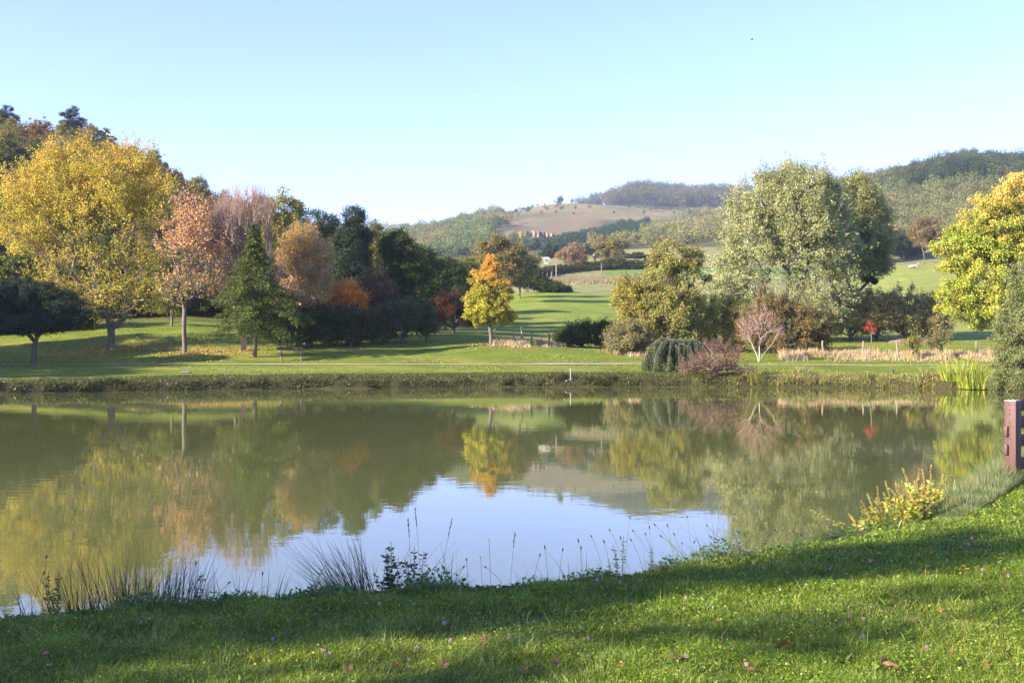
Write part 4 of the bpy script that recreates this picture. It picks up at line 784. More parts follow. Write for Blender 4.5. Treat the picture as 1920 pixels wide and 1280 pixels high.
# brown wooden fence end at the right
Yf = 14.0; Xf = pxX(1899, Yf); zf = T(Xf, Yf); fz = pxZ(749, Yf) - zf
pmx = mat_noise('stained_wood', (0.04, 0.013, 0.011), (0.085, 0.034, 0.027), 3.5, 0.6, 0.5, 0.006, stretch=(14, 14, 0.7), c3=(0.06, 0.022, 0.018))
M_cap = mat_noise('grey_cap', (0.2, 0.19, 0.2), (0.34, 0.32, 0.34), 9, 0.5, 0.1)
fence = empty('wooden_fence', (Xf, Yf, zf), 'reddish brown timber fence end with a white capped post on the near bank', 'fence'); fence.rotation_euler = (0, 0, math.radians(40))
def fence_post_part(x):
    p = bev(mesh_obj('post', *box_v(0, 0, (fz - 0.3) / 2, 0.15, 0.15, fz + 0.3 - 0.02), pmx, fence, loc=(x, 0, 0)), 0.006)
    bev(mesh_obj('cap', *box_v(0, 0, fz - 0.012, 0.16, 0.16, 0.014), M_cap, p), 0.004)
    M_bolt = mat_noise('dark_bolt', (0.02, 0.015, 0.015), (0.05, 0.04, 0.04), 20, 0.5, 0)
    for z in [0.97, 0.90, 0.85, 0.75, 0.70, 0.60, 0.55]:
        mesh_obj('bolt', *tubes(np.array([[-0.073, 0.0, z * fz / 1.03]]), np.array([[-0.082, 0.0, z * fz / 1.03]]), np.array([0.008]), np.array([0.006]), 8), M_bolt, p)
fence_post_part(0); fence_post_part(1.9)
for z in (0.93, 0.72, 0.50, 0.22):
    bev(mesh_obj('rail', *box_v(1.0, 0.0, z * fz, 1.74, 0.045, 0.15), pmx, fence), 0.005)
for z in (0.62, 0.40): bev(mesh_obj('rail_end', *box_v(-0.09, 0.045, z * fz, 0.035, 0.05, 0.13), pmx, fence), 0.005)
# timber edging on the near shore
X_ = pxX(1550, 10.15)
te = empty('timber_edging', (X_, 10.18, T(X_, 10.18) - 0.02), 'grey timber edging with a small block on the near shore', 'edging'); te.rotation_euler = (0, 0, math.radians(38))
bev(mesh_obj('beam', *box_v(0, 0, 0.03, 0.62, 0.09, 0.07), M_wood_old, te), 0.008); bev(mesh_obj('block', *box_v(0.10, 0, 0.085, 0.12, 0.07, 0.04), M_wood_dark, te), 0.006)

# ------------------------------------------------------------------ cows
M_cow = mat_noise('cream_hide', (0.36, 0.31, 0.24), (0.52, 0.47, 0.39), 2.0, 0.85, 0.1)
def cow(name, label, px, Y, pose, rz, s=1.0, mat=None, group='cream cows on the pasture'):
    if pose == 'stand':
        J = [((0, 0, 1.05), .42, .40), ((0.55, 0, 1.08), .36, .40), ((0.85, 0, 1.12), .30, .36), ((1.15, 0, 1.15), .20, .26), ((1.4, 0, 0.95 if s < 1.01 else 1.3), .16, .2), ((1.75, 0, 0.65 if s < 1.01 else 1.32), .10, .12),
             ((-0.5, 0, 1.08), .38, .38), ((-0.9, 0, 1.12), .28, .32), ((-1.05, 0, 1.0), .04, .05), ((-1.12, 0, 0.5), .03, .04)]
        Ed = [(0, 1), (1, 2), (2, 3), (3, 4), (4, 5), (0, 6), (6, 7), (7, 8), (8, 9)]
        for x, y, back in [(0.72, 0.2, 2), (0.72, -0.2, 2), (-0.82, 0.2, 7), (-0.82, -0.2, 7)]:
            i0 = len(J); bk = -0.1 if x < 0 else 0.03
            J += [((x, y, 0.75), .15, .16), ((x + bk, y, 0.42), .08, .08), ((x + (0.0 if x > 0 else -0.03), y, 0.06), .07, .07)]; Ed += [(back, i0), (i0, i0 + 1), (i0 + 1, i0 + 2)]
    else:
        J = [((0, 0, .42), .46, .40), ((0.6, 0, .45), .38, .38), ((1.0, 0, .62), .24, .28), ((1.3, 0, .82), .16, .2), ((1.65, 0, .72), .09, .11), ((-0.6, 0, .40), .42, .36), ((-1.0, 0, .35), .25, .26), ((-1.15, -.2, .12), .04, .05)]
        Ed = [(0, 1), (1, 2), (2, 3), (3, 4), (0, 5), (5, 6), (6, 7)]
        for x, y, back in [(0.75, -0.35, 1), (0.75, 0.35, 1), (-0.6, -0.42, 5), (-0.6, 0.42, 5)]:
            i0 = len(J); J += [((x, y, .18), .13, .12), ((x + 0.45, y, .10), .07, .07), ((x + 0.15, y * 1.15, .07), .06, .06)]; Ed += [(back, i0), (i0, i0 + 1), (i0 + 1, i0 + 2)]
    me = bpy.data.meshes.new('body'); me.from_pydata([j[0] for j in J], Ed, []); me.materials.append(mat or M_cow)
    X_ = pxX(px, Y); root = empty(name, (X_, Y, T(X_, Y)), label, 'cow', group); root.rotation_euler = (0, 0, rz); root.scale = (s,) * 3
    o_ = bpy.data.objects.new('body', me); C.objects.link(o_); o_.parent = root
    m_ = o_.modifiers.new('skin', 'SKIN'); m_.use_smooth_shade = True
    for v, j in zip(me.skin_vertices[0].data, J): v.radius = (j[1], j[2])
    me.skin_vertices[0].data[0].use_root = True
    ms = o_.modifiers.new('sub', 'SUBSURF'); ms.levels = 2; ms.render_levels = 2
    hd = J[4 if pose == 'stand' else 3][0]
    for sy in (-1, 1):
        mesh_obj('ear', *leaf_quads(np.array([[hd[0], sy * .12, hd[2] + .12]]), norm(np.array([[-0.1, sy, 0.15]])), .26, .14, np.random.default_rng(1)), mat or M_cow, root, col=np.full((4, 3), .6))
        mesh_obj('horn', *tubes(np.array([[hd[0] + .02, sy * .08, hd[2] + .16], [hd[0] + .02, sy * .22, hd[2] + .22]]), np.array([[hd[0] + .02, sy * .22, hd[2] + .22], [hd[0] + .08, sy * .27, hd[2] + .36]]), np.array([.035, .028]), np.array([.028, .008]), 6), M_white, root)
cow('cow', 'cream cow lying down, lowest and leftmost of the pasture group', 1005, 322, 'lie', math.pi)
cow('cow', 'cream cow grazing just behind the lying one', 1017, 330, 'stand', math.radians(160), 0.85)
cow('cow', 'larger cream cow standing right in the left pasture group', 1026, 336, 'stand', math.radians(170), 1.05)
cow('cow', 'small cream calf lying below the larger cow', 1026, 318, 'lie', math.pi, 0.6)
cow('cow', 'cream cow standing alone on the upper pasture above the level hedge', 1194, 338, 'stand', math.radians(165), 1.1)
cow('cow', 'cream cow lying on the green meadow under the right ridge', 1712, 268, 'lie', math.radians(10), 1.05)
cow('cow', 'reddish cow lying at the left end of the green meadow', 1666, 262, 'lie', 0.3, 0.95, mat_noise('red_hide', (0.3, 0.2, 0.14), (0.45, 0.32, 0.24), 2, 0.85, 0.1))
# bird
bz = pxZ(75, 150); root = empty('bird', (pxX(1410, 150), 150, bz), 'tiny dark bird flying high in the sky', 'bird')
wv = np.array([(0.2, 0, 0), (-0.22, 0, 0), (0, -0.05, 0.06), (0.05, 0.07, 0), (0, 0, -0.05), (-0.05, .32, .16), (.06, .30, .15), (-.02, .62, .05), (-.05, -.32, .16), (.06, -.30, .15), (-.02, -.62, .05), (.06, .02, .03), (-.08, .02, .03), (.06, -.04, .03), (-.08, -.04, .03)])
mesh_obj('body', wv, [(0, 2, 3), (0, 3, 4), (0, 4, 2), (1, 3, 2), (1, 4, 3), (1, 2, 4), (11, 6, 5, 12), (6, 7, 5), (13, 14, 8, 9), (9, 8, 10)], M_wood_dark, root)

# ------------------------------------------------------------------ grass of the near lawn (stuff)
def in_view(X, Y, pad=0.4): return np.abs(X) < (960 / F) * Y + pad
def near_land(X, Y, dmin=0.02):
    d, dn = shore_dist(X, Y); return (dn > dmin)
def sample_near(n, y0, y1, seed, dmin=0.05, power=1.0, pad=0.9):
    r = np.random.default_rng(seed); Y = y0 + (y1 - y0) * r.uniform(0, 1, n) ** power; X = r.uniform(-0.5, 0.5, n) * (2 * y1 * 0.4663 + 2 * pad)
    k = in_view(X, Y, pad) & near_land(X, Y, dmin); X = X[k]; Y = Y[k]
    return X, Y, terrain(X, Y), r
gn1 = SineNoise(301, 0.9); gn2 = SineNoise(302, 2.6); gn3 = SineNoise(303, 0.28)
parts = []
for y0, y1, n, wd in [(3.9, 6.2, 320000, 0.0036), (6.2, 8.6, 230000, 0.0046), (8.6, 17, 330000, 0.007)]:
    X, Y, Z, r = sample_near(n, y0, y1, int(y0 * 10)); N = len(X); P = np.stack([X, Y, Z - 0.01], -1); p2 = P[:, :2]
    tall = np.clip(0.5 + 0.5 * gn1(p2) + 0.3 * gn3(p2), 0.15, 1.6)
    H = (0.02 + 0.05 * tall) * r.uniform(0.4, 1.5, N) * np.where(r.uniform(0, 1, N) < 0.03, 1.9, 1); V, Fc = blades(P, H, wd * r.uniform(0.7, 1.3, N), r.uniform(0, 6.28, N), r.uniform(0, 0.7, N), r.uniform(0.1, 0.8, N), 2, r)
    c = pcol([(0.17, 0.25, 0.02), (0.12, 0.20, 0.015), (0.25, 0.31, 0.035), (0.09, 0.16, 0.012)], N, r, 0.2); c = mixc(c, (0.42, 0.37, 0.13), 0.05 + 0.10 * np.clip(gn2(p2), 0, 1), r)
    c = mixc(c, (0.30, 0.30, 0.05), 0.22 * np.clip(gn2(p2 + 3) + 0.2, 0, 1), r); c *= (1 + 0.2 * gn1(p2 + 7))[:, None]
    parts.append((V, Fc, np.repeat(np.clip(c, 0, 1), 6, 0)))
X, Y, Z, r = sample_near(900000, 2.5, 18, 77, pad=6.0); k = ~in_view(X, Y, 0.9); X, Y, Z = X[k], Y[k], Z[k]; N = len(X); P = np.stack([X, Y, Z - 0.01], -1)
V, Fc = blades(P, 0.06 * r.uniform(0.4, 1.5, N), 0.009, r.uniform(0, 6.28, N), r.uniform(0, 0.7, N), r.uniform(0.1, 0.8, N), 2, r)
parts.append((V, Fc, np.repeat(pcol([(0.17, 0.25, 0.02), (0.12, 0.20, 0.015), (0.25, 0.31, 0.035)], N, r, 0.2), 6, 0)))
V, Fc, cc = merge(parts); tag(mesh_obj('grass', V, Fc, M_grass, col=cc), 'short green grass blades of the near lawn', 'grass', kind='stuff')
# clover and other broad leaves in the lawn
parts = []
for y0, y1, n, sz in [(4.0, 6.4, 150000, 0.013), (6.4, 9, 100000, 0.016), (9, 16, 100000, 0.022)]:
    X, Y, Z, r = sample_near(n, y0, y1, int(y0 * 13)); p2 = np.stack([X, Y], -1); k = r.uniform(-1, 1, len(X)) < 0.1 + 0.9 * gn1(p2 + 31) + 0.5 * gn3(p2); X, Y, Z, p2 = X[k], Y[k], Z[k], p2[k]; N = len(X)
    P = np.stack([X, Y, Z + r.uniform(0.01, 0.07, N) * (0.6 + 0.4 * gn1(p2))], -1); D = norm(np.stack([r.normal(size=N), r.normal(size=N), r.normal(0.15, 0.35, N)], -1))
    V, Fc = leaf_quads(P, D, sz * r.uniform(0.6, 1.5, N), sz * r.uniform(0.5, 0.95, N), r)
    c = pcol([(0.15, 0.24, 0.018), (0.21, 0.30, 0.025), (0.10, 0.18, 0.012), (0.28, 0.34, 0.04)], N, r, 0.2); parts.append((V, Fc, np.repeat(c, 4, 0)))
# dandelion like rosettes
X, Y, Z, r = sample_near(520, 4.3, 12, 555); N = len(X); m = 9; P = np.repeat(np.stack([X, Y, Z + 0.01], -1), m, 0); a = r.uniform(0, 6.28, N * m)
D = norm(np.stack([np.cos(a), np.sin(a), r.uniform(0.2, 1.3, N * m)], -1)); V, Fc = leaf_quads(P, D, r.uniform(0.03, 0.075, N * m), r.uniform(0.010, 0.02, N * m), r)
parts.append((V, Fc, np.repeat(pcol([(0.10, 0.18, 0.02), (0.15, 0.24, 0.03), (0.22, 0.28, 0.04)], N * m, r, 0.2), 4, 0)))
V, Fc, cc = merge(parts); tag(mesh_obj('clover_leaves', V, Fc, M_grass, col=cc), 'clover and dandelion leaves growing through the near lawn', 'ground cover', kind='stuff')

# weeds and longer grass along the edge of the near bank
def shore_band(n, x0, x1, d0, d1, seed):
    r = np.random.default_rng(seed); X = r.uniform(x0, x1, n * 3); Y = near_crest(X) + 0.55 - r.uniform(d0, d1, n * 3)
    k = in_view(X, Y, 0.5); X, Y = X[k][:n], Y[k][:n]; return X, Y, terrain(X, Y), r
X, Y, Z, r = shore_band(36000, -4.6, 6, -0.05, 0.75, 60); N = len(X); P = np.stack([X, Y, Z - 0.02], -1); tl = np.clip(0.6 + 0.7 * gn1(P[:, :2]), 0.2, 2)
V1, F1 = blades(P, 0.11 * tl * r.uniform(0.4, 1.5, N) * np.where(r.uniform(0, 1, N) < 0.05, 2.2, 1), 0.005 * r.uniform(0.7, 1.5, N), r.uniform(0, 6.28, N), r.uniform(0, 0.6, N), r.uniform(0.1, 0.9, N), 3, r)
c1 = np.repeat(pcol([(0.10, 0.18, 0.035), (0.07, 0.13, 0.03), (0.16, 0.20, 0.05), (0.25, 0.24, 0.10)], N, r, 0.2), 8, 0)
X, Y, Z, r = shore_band(16000, -4.6, 6, 0.05, 0.7, 61); N = len(X); P = np.stack([X, Y, Z + r.uniform(0, 0.13, N) * np.clip(0.5 + 0.8 * gn1(np.stack([X, Y], -1)), 0.2, 1.6)], -1)
V2, F2 = leaf_quads(P, norm(np.stack([r.normal(size=N), r.normal(size=N), r.normal(0.3, 0.5, N)], -1)), r.uniform(0.02, 0.05, N), r.uniform(0.012, 0.028, N), r)
c2 = np.repeat(pcol([(0.08, 0.15, 0.03), (0.06, 0.12, 0.025), (0.12, 0.19, 0.04)], N, r, 0.2), 4, 0)
X, Y, Z, r = shore_band(900, -4.4, 3.4, 0.05, 0.55, 63); N = len(X); P = np.stack([X, Y, Z - 0.02], -1)
V3, F3 = blades(P, r.uniform(0.12, 0.34, N) * np.clip(0.6 + 0.6 * gn1(P[:, :2]), 0.3, 1.3), 0.0035, r.uniform(0, 6.28, N), r.uniform(0, 0.8, N), r.uniform(0.1, 1.0, N), 3, r)
c3 = np.repeat(pcol([(0.10, 0.12, 0.04), (0.22, 0.20, 0.09), (0.06, 0.06, 0.03)], N, r, 0.2), 8, 0)
V, Fc, cc = merge([(V1, F1, c1), (V2, F2, c2), (V3, F3, c3)]); tag(mesh_obj('bank_weeds', V, Fc, M_grass, col=cc), 'longer grass and leafy weeds fringing the near bank', 'weeds', kind='stuff')

# tall grass below the wooden fence
r = np.random.default_rng(62); X = r.uniform(4.0, 9.6, 60000); dd = r.uniform(-0.1, 1.2, 60000); Y = near_crest(X) + 0.45 - dd; k = in_view(X, Y, 1.0) & (X > 4.2 + 0.5 * r.uniform(0, 1, 60000)); X, Y = X[k], Y[k]; N = len(X); P = np.stack([X, Y, terrain(X, Y) - 0.03], -1)
tl = np.clip(0.75 + 0.5 * gn1(P[:, :2]), 0.3, 1.5) * sm(4.0, 5.6, X) * np.clip(1.25 - dd[k] * 0.75, 0.25, 1)
V, Fc = blades(P, 0.05 + 0.36 * tl * r.uniform(0.4, 1.3, N), 0.007 * r.uniform(0.7, 1.5, N), r.uniform(0, 6.28, N), r.uniform(0, 0.3, N), r.uniform(0, 0.6, N), 3, r)
c = pcol([(0.17, 0.24, 0.08), (0.13, 0.20, 0.06), (0.24, 0.27, 0.11), (0.34, 0.28, 0.15), (0.30, 0.18, 0.10)], N, r, 0.18, [0.3, 0.27, 0.23, 0.14, 0.06])
tag(mesh_obj('tall_grass', V, Fc, M_grass, col=np.repeat(c, 8, 0)), 'tall grey green grass on the near bank below the wooden fence', 'grass', kind='stuff')

# ------------------------------------------------------------------ far bank: lawn tufts, bank grass, dry grass, reeds
def far_blades(name, lab, cat, X, Y, H, W, pal, seed, wts=None, lean=0.3, curve=0.4, segs=2):
    r = np.random.default_rng(seed); N = len(X); P = np.stack([X, Y, terrain(X, Y) - 0.03], -1)
    V, Fc = blades(P, H * r.uniform(0.5, 1.35, N), W * r.uniform(0.7, 1.3, N), r.uniform(0, 6.28, N), r.uniform(0, lean, N), r.uniform(0, curve, N), segs, r)
    c = pcol(pal, N, r, 0.18, wts); tag(mesh_obj(name, V, Fc, M_grass, col=np.repeat(c, (segs + 1) * 2, 0)), lab, cat, kind='stuff')
r = np.random.default_rng(63); n = 150000; px = r.uniform(-60, 1980, n); Y = r.uniform(60, 100, n) ; X = pxX(px, Y); p2 = np.stack([X, Y], -1)
k = (Y > far_shore(X) + 2.0) & (np.abs(Y - (70.2 + 0.9 * np.sin(X * 0.09 + 0.5) + 0.4 * np.sin(X * 0.23))) > 1.3); X, Y, p2 = X[k], Y[k], p2[k]
far_blades('lawn_grass', 'short tufty grass of the far lawn', 'grass', X, Y, 0.05 + 0.035 * np.clip(SineNoise(64, 7)(p2), -1, 1), 0.07, [(0.17, 0.22, 0.025), (0.21, 0.24, 0.03), (0.27, 0.27, 0.05), (0.12, 0.18, 0.02)], 64)
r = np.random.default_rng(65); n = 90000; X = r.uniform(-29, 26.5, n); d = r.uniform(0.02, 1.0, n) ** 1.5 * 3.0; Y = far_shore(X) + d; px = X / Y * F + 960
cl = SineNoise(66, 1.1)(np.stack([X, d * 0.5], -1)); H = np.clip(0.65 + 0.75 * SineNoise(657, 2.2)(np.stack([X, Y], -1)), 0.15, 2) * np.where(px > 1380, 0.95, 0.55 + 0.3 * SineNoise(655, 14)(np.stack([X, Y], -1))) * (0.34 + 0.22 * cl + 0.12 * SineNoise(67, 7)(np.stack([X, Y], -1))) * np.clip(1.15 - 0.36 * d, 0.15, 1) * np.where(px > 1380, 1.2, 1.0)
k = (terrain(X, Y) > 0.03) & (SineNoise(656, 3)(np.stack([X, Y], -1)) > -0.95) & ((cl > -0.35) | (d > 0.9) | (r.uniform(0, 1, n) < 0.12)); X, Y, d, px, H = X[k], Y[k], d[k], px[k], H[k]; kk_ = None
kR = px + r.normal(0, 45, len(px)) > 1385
far_blades('bank_grass', 'rough green grass with bank shade in its colour, overhanging the water on the far bank', 'grass', X[~kR], Y[~kR], np.clip(H[~kR], 0.1, 1), 0.045, [(0.07, 0.085, 0.02), (0.10, 0.12, 0.025), (0.17, 0.15, 0.06), (0.045, 0.05, 0.015)], 66, lean=0.7, curve=0.8)  # blade colours lowered to carry the shade of the bank
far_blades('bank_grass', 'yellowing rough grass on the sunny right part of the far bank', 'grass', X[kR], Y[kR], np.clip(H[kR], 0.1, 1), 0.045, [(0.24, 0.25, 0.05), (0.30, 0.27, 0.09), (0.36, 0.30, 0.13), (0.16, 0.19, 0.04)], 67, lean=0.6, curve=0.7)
r = np.random.default_rng(68); n = 34000; px = np.concatenate([1930 - 470 * r.uniform(0, 1, n) ** 0.8, np.clip(r.normal(985, 34, 9000), 925, 1060), r.normal(1180, 20, 2500)]); Y = np.concatenate([r.normal(78.5, 1.3, n), np.interp(px[n:n + 9000], [925, 1050], [84, 86.5]) + r.normal(0, 1.2, 9000), r.normal(80, 0.9, 2500)]); X = pxX(px, Y)
k = SineNoise(611, 3.2)(np.stack([X, Y * 0.5], -1)) > -0.25; px, X, Y = px[k], X[k], Y[k]
far_blades('dry_grass', 'straw coloured dry grass growing along the fences', 'grass', X, Y, np.clip(0.34 + 0.24 * SineNoise(69, 2.4)(np.stack([X, Y], -1)) + 0.15 * SineNoise(61, 0.8)(np.stack([X, Y], -1)), 0.1, 1) * np.where(px < 1400, 0.8, 1), 0.04, [(0.58, 0.42, 0.26), (0.48, 0.36, 0.19), (0.32, 0.28, 0.10), (0.62, 0.47, 0.32)], 68)
r = np.random.default_rng(70); n = 30000; px = r.uniform(1015, 1260, n); Y = r.normal(243, 5, n); far_blades('dry_grass', 'pinkish dry grass belt crossing the middle field', 'grass', pxX(px, Y), Y, np.full(n, 1.0), 0.14, [(0.36, 0.27, 0.17), (0.28, 0.24, 0.12), (0.20, 0.20, 0.08)], 70)
r = np.random.default_rng(71); PL = []
for px, Yc, rad, n in [(208, 81, 7.5, 2600), (346, 77, 4, 1300), (580, 86, 4, 500), (920, 83, 3.0, 700), (1255, 80, 4, 500), (1870, 78, 6, 1200), (450, 80, 4, 500)]:
    a = r.uniform(0, 6.28, n); q = rad * np.abs(r.normal(0, 0.6, n)); X = pxX(px, Yc) + np.cos(a) * q + 0.8; Y = Yc + np.sin(a) * q; PL.append(np.stack([X, Y, terrain(X, Y) + 0.05], -1))
P = np.vstack(PL); N = len(P); V, Fc = leaf_quads(P, norm(np.stack([r.normal(size=N), r.normal(size=N), r.normal(0, .25, N)], -1)), r.uniform(.08, .16, N), .08, r)
tag(mesh_obj('leaf_litter', V, Fc, M_grass, col=np.repeat(pcol([(0.50, 0.36, 0.08), (0.42, 0.24, 0.08), (0.30, 0.18, 0.08)], N, r), 4, 0)), 'fallen autumn leaves scattered on the far lawn under the trees', 'leaves', kind='stuff')
# iris clump
def clump_thing(name, lab, cat, loc, n, rad, H, W, pal, seed, lean=0.5, curve=0.5, segs=4, mat=None, bias=None, extra=None, parts_name='blades'):
    r = np.random.default_rng(seed); root = empty(name, loc, lab, cat)
    a = r.uniform(0, 6.28, n); q = rad * r.uniform(0, 1, n) ** 0.5; P = np.stack([np.cos(a) * q * (1.0 if np.isscalar(rad) else 1), np.sin(a) * q, np.full(n, -0.03)], -1)
    az = a + r.normal(0, 0.5, n)
    if bias is not None: az = np.where(r.uniform(0, 1, n) < bias[1], bias[0] + r.normal(0, 0.35, n), az)
    V, Fc = blades(P, H * r.uniform(0.45, 1.1, n), W * r.uniform(0.7, 1.2, n), az, r.uniform(0, lean, n), r.uniform(0, curve, n), segs, r, tipw=0.15)
    mesh_obj(parts_name, V, Fc, mat or M_grass, root, col=np.repeat(pcol(pal, n, r, 0.15), (segs + 1) * 2, 0)); return root
for px, Y, n, rad, H, lab in [(1800, 57.6, 420, 0.9, 1.15, 'left half of the yellow green iris reeds at the water on the far right'), (1832, 56.8, 420, 0.9, 1.25, 'right half of the yellow green iris reeds, nearest the waterside bush')]:
    X = pxX(px, Y); clump_thing('iris_clump', lab, 'reeds', (X, Y, max(0.0, T(X, Y))), n, rad, H, 0.05, [(0.42, 0.42, 0.07), (0.34, 0.38, 0.06), (0.25, 0.32, 0.06)], px, 0.3, 0.5)
X = pxX(1676, 61); bush('bank_herb', 'pale grey green herb growing out of the right far bank', 1676, 60.6, [(1676, 703, 9, 11)], [(0.28, 0.34, 0.2), (0.2, 0.26, 0.14)], n=30, per=30, clump=0.16, leaf=0.08, seed=90, cat='plant', trunk_top=0.2, tw=2, twl=0.15)

# ------------------------------------------------------------------ plants of the near shore
def at_px(px, py, seed=0):
    """the point of the near bank seen at that pixel"""
    Y = 4.4
    while Y < 16:
        X = pxX(px, Y)
        if not near_land(np.array([X]), np.array([Y]), 0.08)[0] or pxZ(py, Y) <= T(X, Y): break
        Y += 0.02
    return X, Y, T(X, Y)
RU = [(0.03, 0.045, 0.02), (0.05, 0.065, 0.025), (0.08, 0.08, 0.04)]
x, y, z = at_px(690, 1092); clump_thing('rush_tuft', 'fan shaped tuft of dark rush leaning left in front of the sky reflection', 'rush', (x, y, z), 260, 0.18, 0.68, 0.009, RU, 91, 0.75, 0.35, 5, bias=(math.pi, 0.65))
x, y, z = at_px(225, 1118); clump_thing('rush_tuft', 'widest clump of tall thin rushes at the left shore', 'rush', (x, y, z), 420, 0.46, 0.70, 0.0075, RU, 92, 0.30, 0.25, 5)
x, y, z = at_px(100, 1125); clump_thing('rush_tuft', 'leftmost loose clump of rushes on the near shore', 'rush', (x, y, z), 110, 0.34, 0.5, 0.009, RU, 93, 0.4, 0.3, 5)
x, y, z = at_px(300, 1115); clump_thing('rush_tuft', 'dense upright rushes right of the widest clump', 'rush', (x, y, z), 260, 0.30, 0.62, 0.0075, RU, 95, 0.22, 0.2, 5)
x, y, z = at_px(430, 1100); clump_thing('rush_tuft', 'sparse thin rush stems between the wide clump and the fan shaped tuft', 'rush', (x, y, z), 90, 0.42, 0.5, 0.008, RU, 94, 0.35, 0.3, 5)
x, y, z = at_px(745, 1085); clump_thing('grass_tuft', 'arching grass tuft right of the fan shaped rush', 'grass', (x, y, z), 50, 0.14, 0.42, 0.006, RU + [(0.25, 0.25, 0.13)], 96, 0.5, 0.6, 5)
x, y, z = at_px(965, 1066); clump_thing('grass_tuft', 'thin grass tuft beside the two yellow flowers', 'grass', (x, y, z), 60, 0.22, 0.28, 0.005, RU + [(0.2, 0.22, 0.1)], 97, 0.7, 0.6, 5)
x, y, z = at_px(1290, 1040); clump_thing('grass_tuft', 'thin grass tuft among the plantain spikes', 'grass', (x, y, z), 60, 0.24, 0.30, 0.005, RU, 98, 0.7, 0.6, 5)
for i_, (px, py, h, lab) in enumerate([(415, 1250, .16, 'pale upright grass tuft in the lawn at the lower left'), (985, 1225, .17, 'pale upright grass tuft in the lower middle of the lawn'), (1128, 1258, .2, 'tall pale grass tuft near the bottom edge, right of the middle'), (285, 1215, .18, 'few long grass blades in the shaded left lawn'), (735, 1215, .15, 'pale grass tuft in the lawn left of the middle one')]):
    x, y, z = at_px(px, py); clump_thing('grass_tuft', lab, 'grass', (x, y, z), 22, 0.05, h, 0.004, [(0.26, 0.34, 0.10), (0.2, 0.28, 0.07)], 300 + i_, 0.35, 0.3, 4)
# leafy mint like plants
def leafy(name, lab, px, py, top, sd, pal, mini=7, spread=0.05, leafL=0.045, head=None, dn=1.0, lean=0.1, cat='plant', hc=None, group=None):
    r = np.random.default_rng(sd); x, y, z = at_px(px, py); h = pxZ(top, y) - z; root = empty(name, (x, y, z), lab, cat, group); A = []; B = []; ra = []; rb = []; Ps = []; Ds = []; Hp = []; Hd = []
    for s_ in range(mini):
        a = r.uniform(0, 6.28); b0 = np.array([math.cos(a) * spread * r.uniform(), math.sin(a) * spread * r.uniform(), -0.02]); hh = h * (1 if s_ == 0 else r.uniform(0.45, 0.95)); ln = np.array([math.cos(a), math.sin(a), 0]) * lean * (0.3 if s_ == 0 else r.uniform(0.4, 1.5)) * hh
        t = np.linspace(0, 1, 7)[:, None]; Q = b0 + ln * t ** 1.5 + np.array([0, 0, 1.0]) * hh * t; A.append(Q[:-1]); B.append(Q[1:]); ra.append(np.full(6, .0022)); rb.append(np.full(6, .0018))
        for tt in np.arange(0.1, 0.95 if head is None else 0.72, 0.018 / hh * 1.3 / dn):
            p = b0 + ln * tt ** 1.5 + np.array([0, 0, hh * tt]); a2 = r.uniform(0, 6.28)
            for q in (0, math.pi): Ps.append(p); Ds.append([math.cos(a2 + q), math.sin(a2 + q), r.uniform(-0.2, 0.6)])
        if head is not None:
            for tt in np.arange(0.74, 1.0, 0.006): 
                for _ in range(3): Hp.append(b0 + ln * tt ** 1.5 + np.array([0, 0, hh * tt])); Hd.append(r.normal(0, 1, 3))
    mesh_obj('stem', *tubes(np.vstack(A), np.vstack(B), np.concatenate(ra), np.concatenate(rb), 5), M_grass, root, col=np.tile([[0.10, 0.12, 0.05]], (sum(len(q) for q in A) * 10, 1)))
    Ps = np.array(Ps); N = len(Ps); V, Fc = leaf_quads(Ps, norm(np.array(Ds)), leafL * r.uniform(0.6, 1.2, N), leafL * 0.5, r); mesh_obj('leaves', V, Fc, M_grass, root, col=np.repeat(pcol(pal, N, r), 4, 0))
    if head is not None: 
        Hp = np.array(Hp); V, Fc = leaf_quads(Hp, norm(np.array(Hd)), head, head * 0.6, r); mesh_obj('flower_head', V, Fc, M_grass, root, col=np.repeat(pcol(hc, len(Hp), r), 4, 0))
    return root
MP = [(0.05, 0.09, 0.025), (0.07, 0.11, 0.03)]
leafy('mint_plant', 'taller dark leafy plant right of the fan shaped rush', 738, 1088, 1008, 401, MP, 6, 0.07, 0.05)
leafy('mint_plant', 'second dark leafy plant, right of the taller one', 778, 1086, 1022, 402, MP, 5, 0.06, 0.045)
leafy('mint_plant', 'bushy dark leafy plant low between the two taller ones', 758, 1090, 1045, 403, MP, 10, 0.12, 0.045, lean=0.3)
leafy('mint_plant', 'small dark leafy plant at the sky reflection, left of the fan rush', 378, 1108, 1068, 404, MP, 4, 0.06, 0.03)
leafy('mint_plant', 'dark leafy plant at the left end of the shore', 90, 1128, 1060, 405, MP, 7, 0.16, 0.04)
leafy('mint_plant', 'dark leafy plant left of the plantain spikes', 1165, 1050, 1002, 406, MP, 4, 0.1, 0.03)
leafy('mint_plant', 'narrow dark leafy plant among the plantain spikes', 1221, 1048, 1020, 407, MP, 2, 0.02, 0.03)
leafy('mint_plant', 'low leafy plant at the right end of the plantain spikes', 1410, 1008, 985, 408, MP, 6, 0.15, 0.03, lean=0.5)
YP = [(0.46, 0.46, 0.07), (0.36, 0.41, 0.06), (0.55, 0.47, 0.09)]; PK = [(0.50, 0.42, 0.10), (0.42, 0.42, 0.09), (0.5, 0.27, 0.14)]
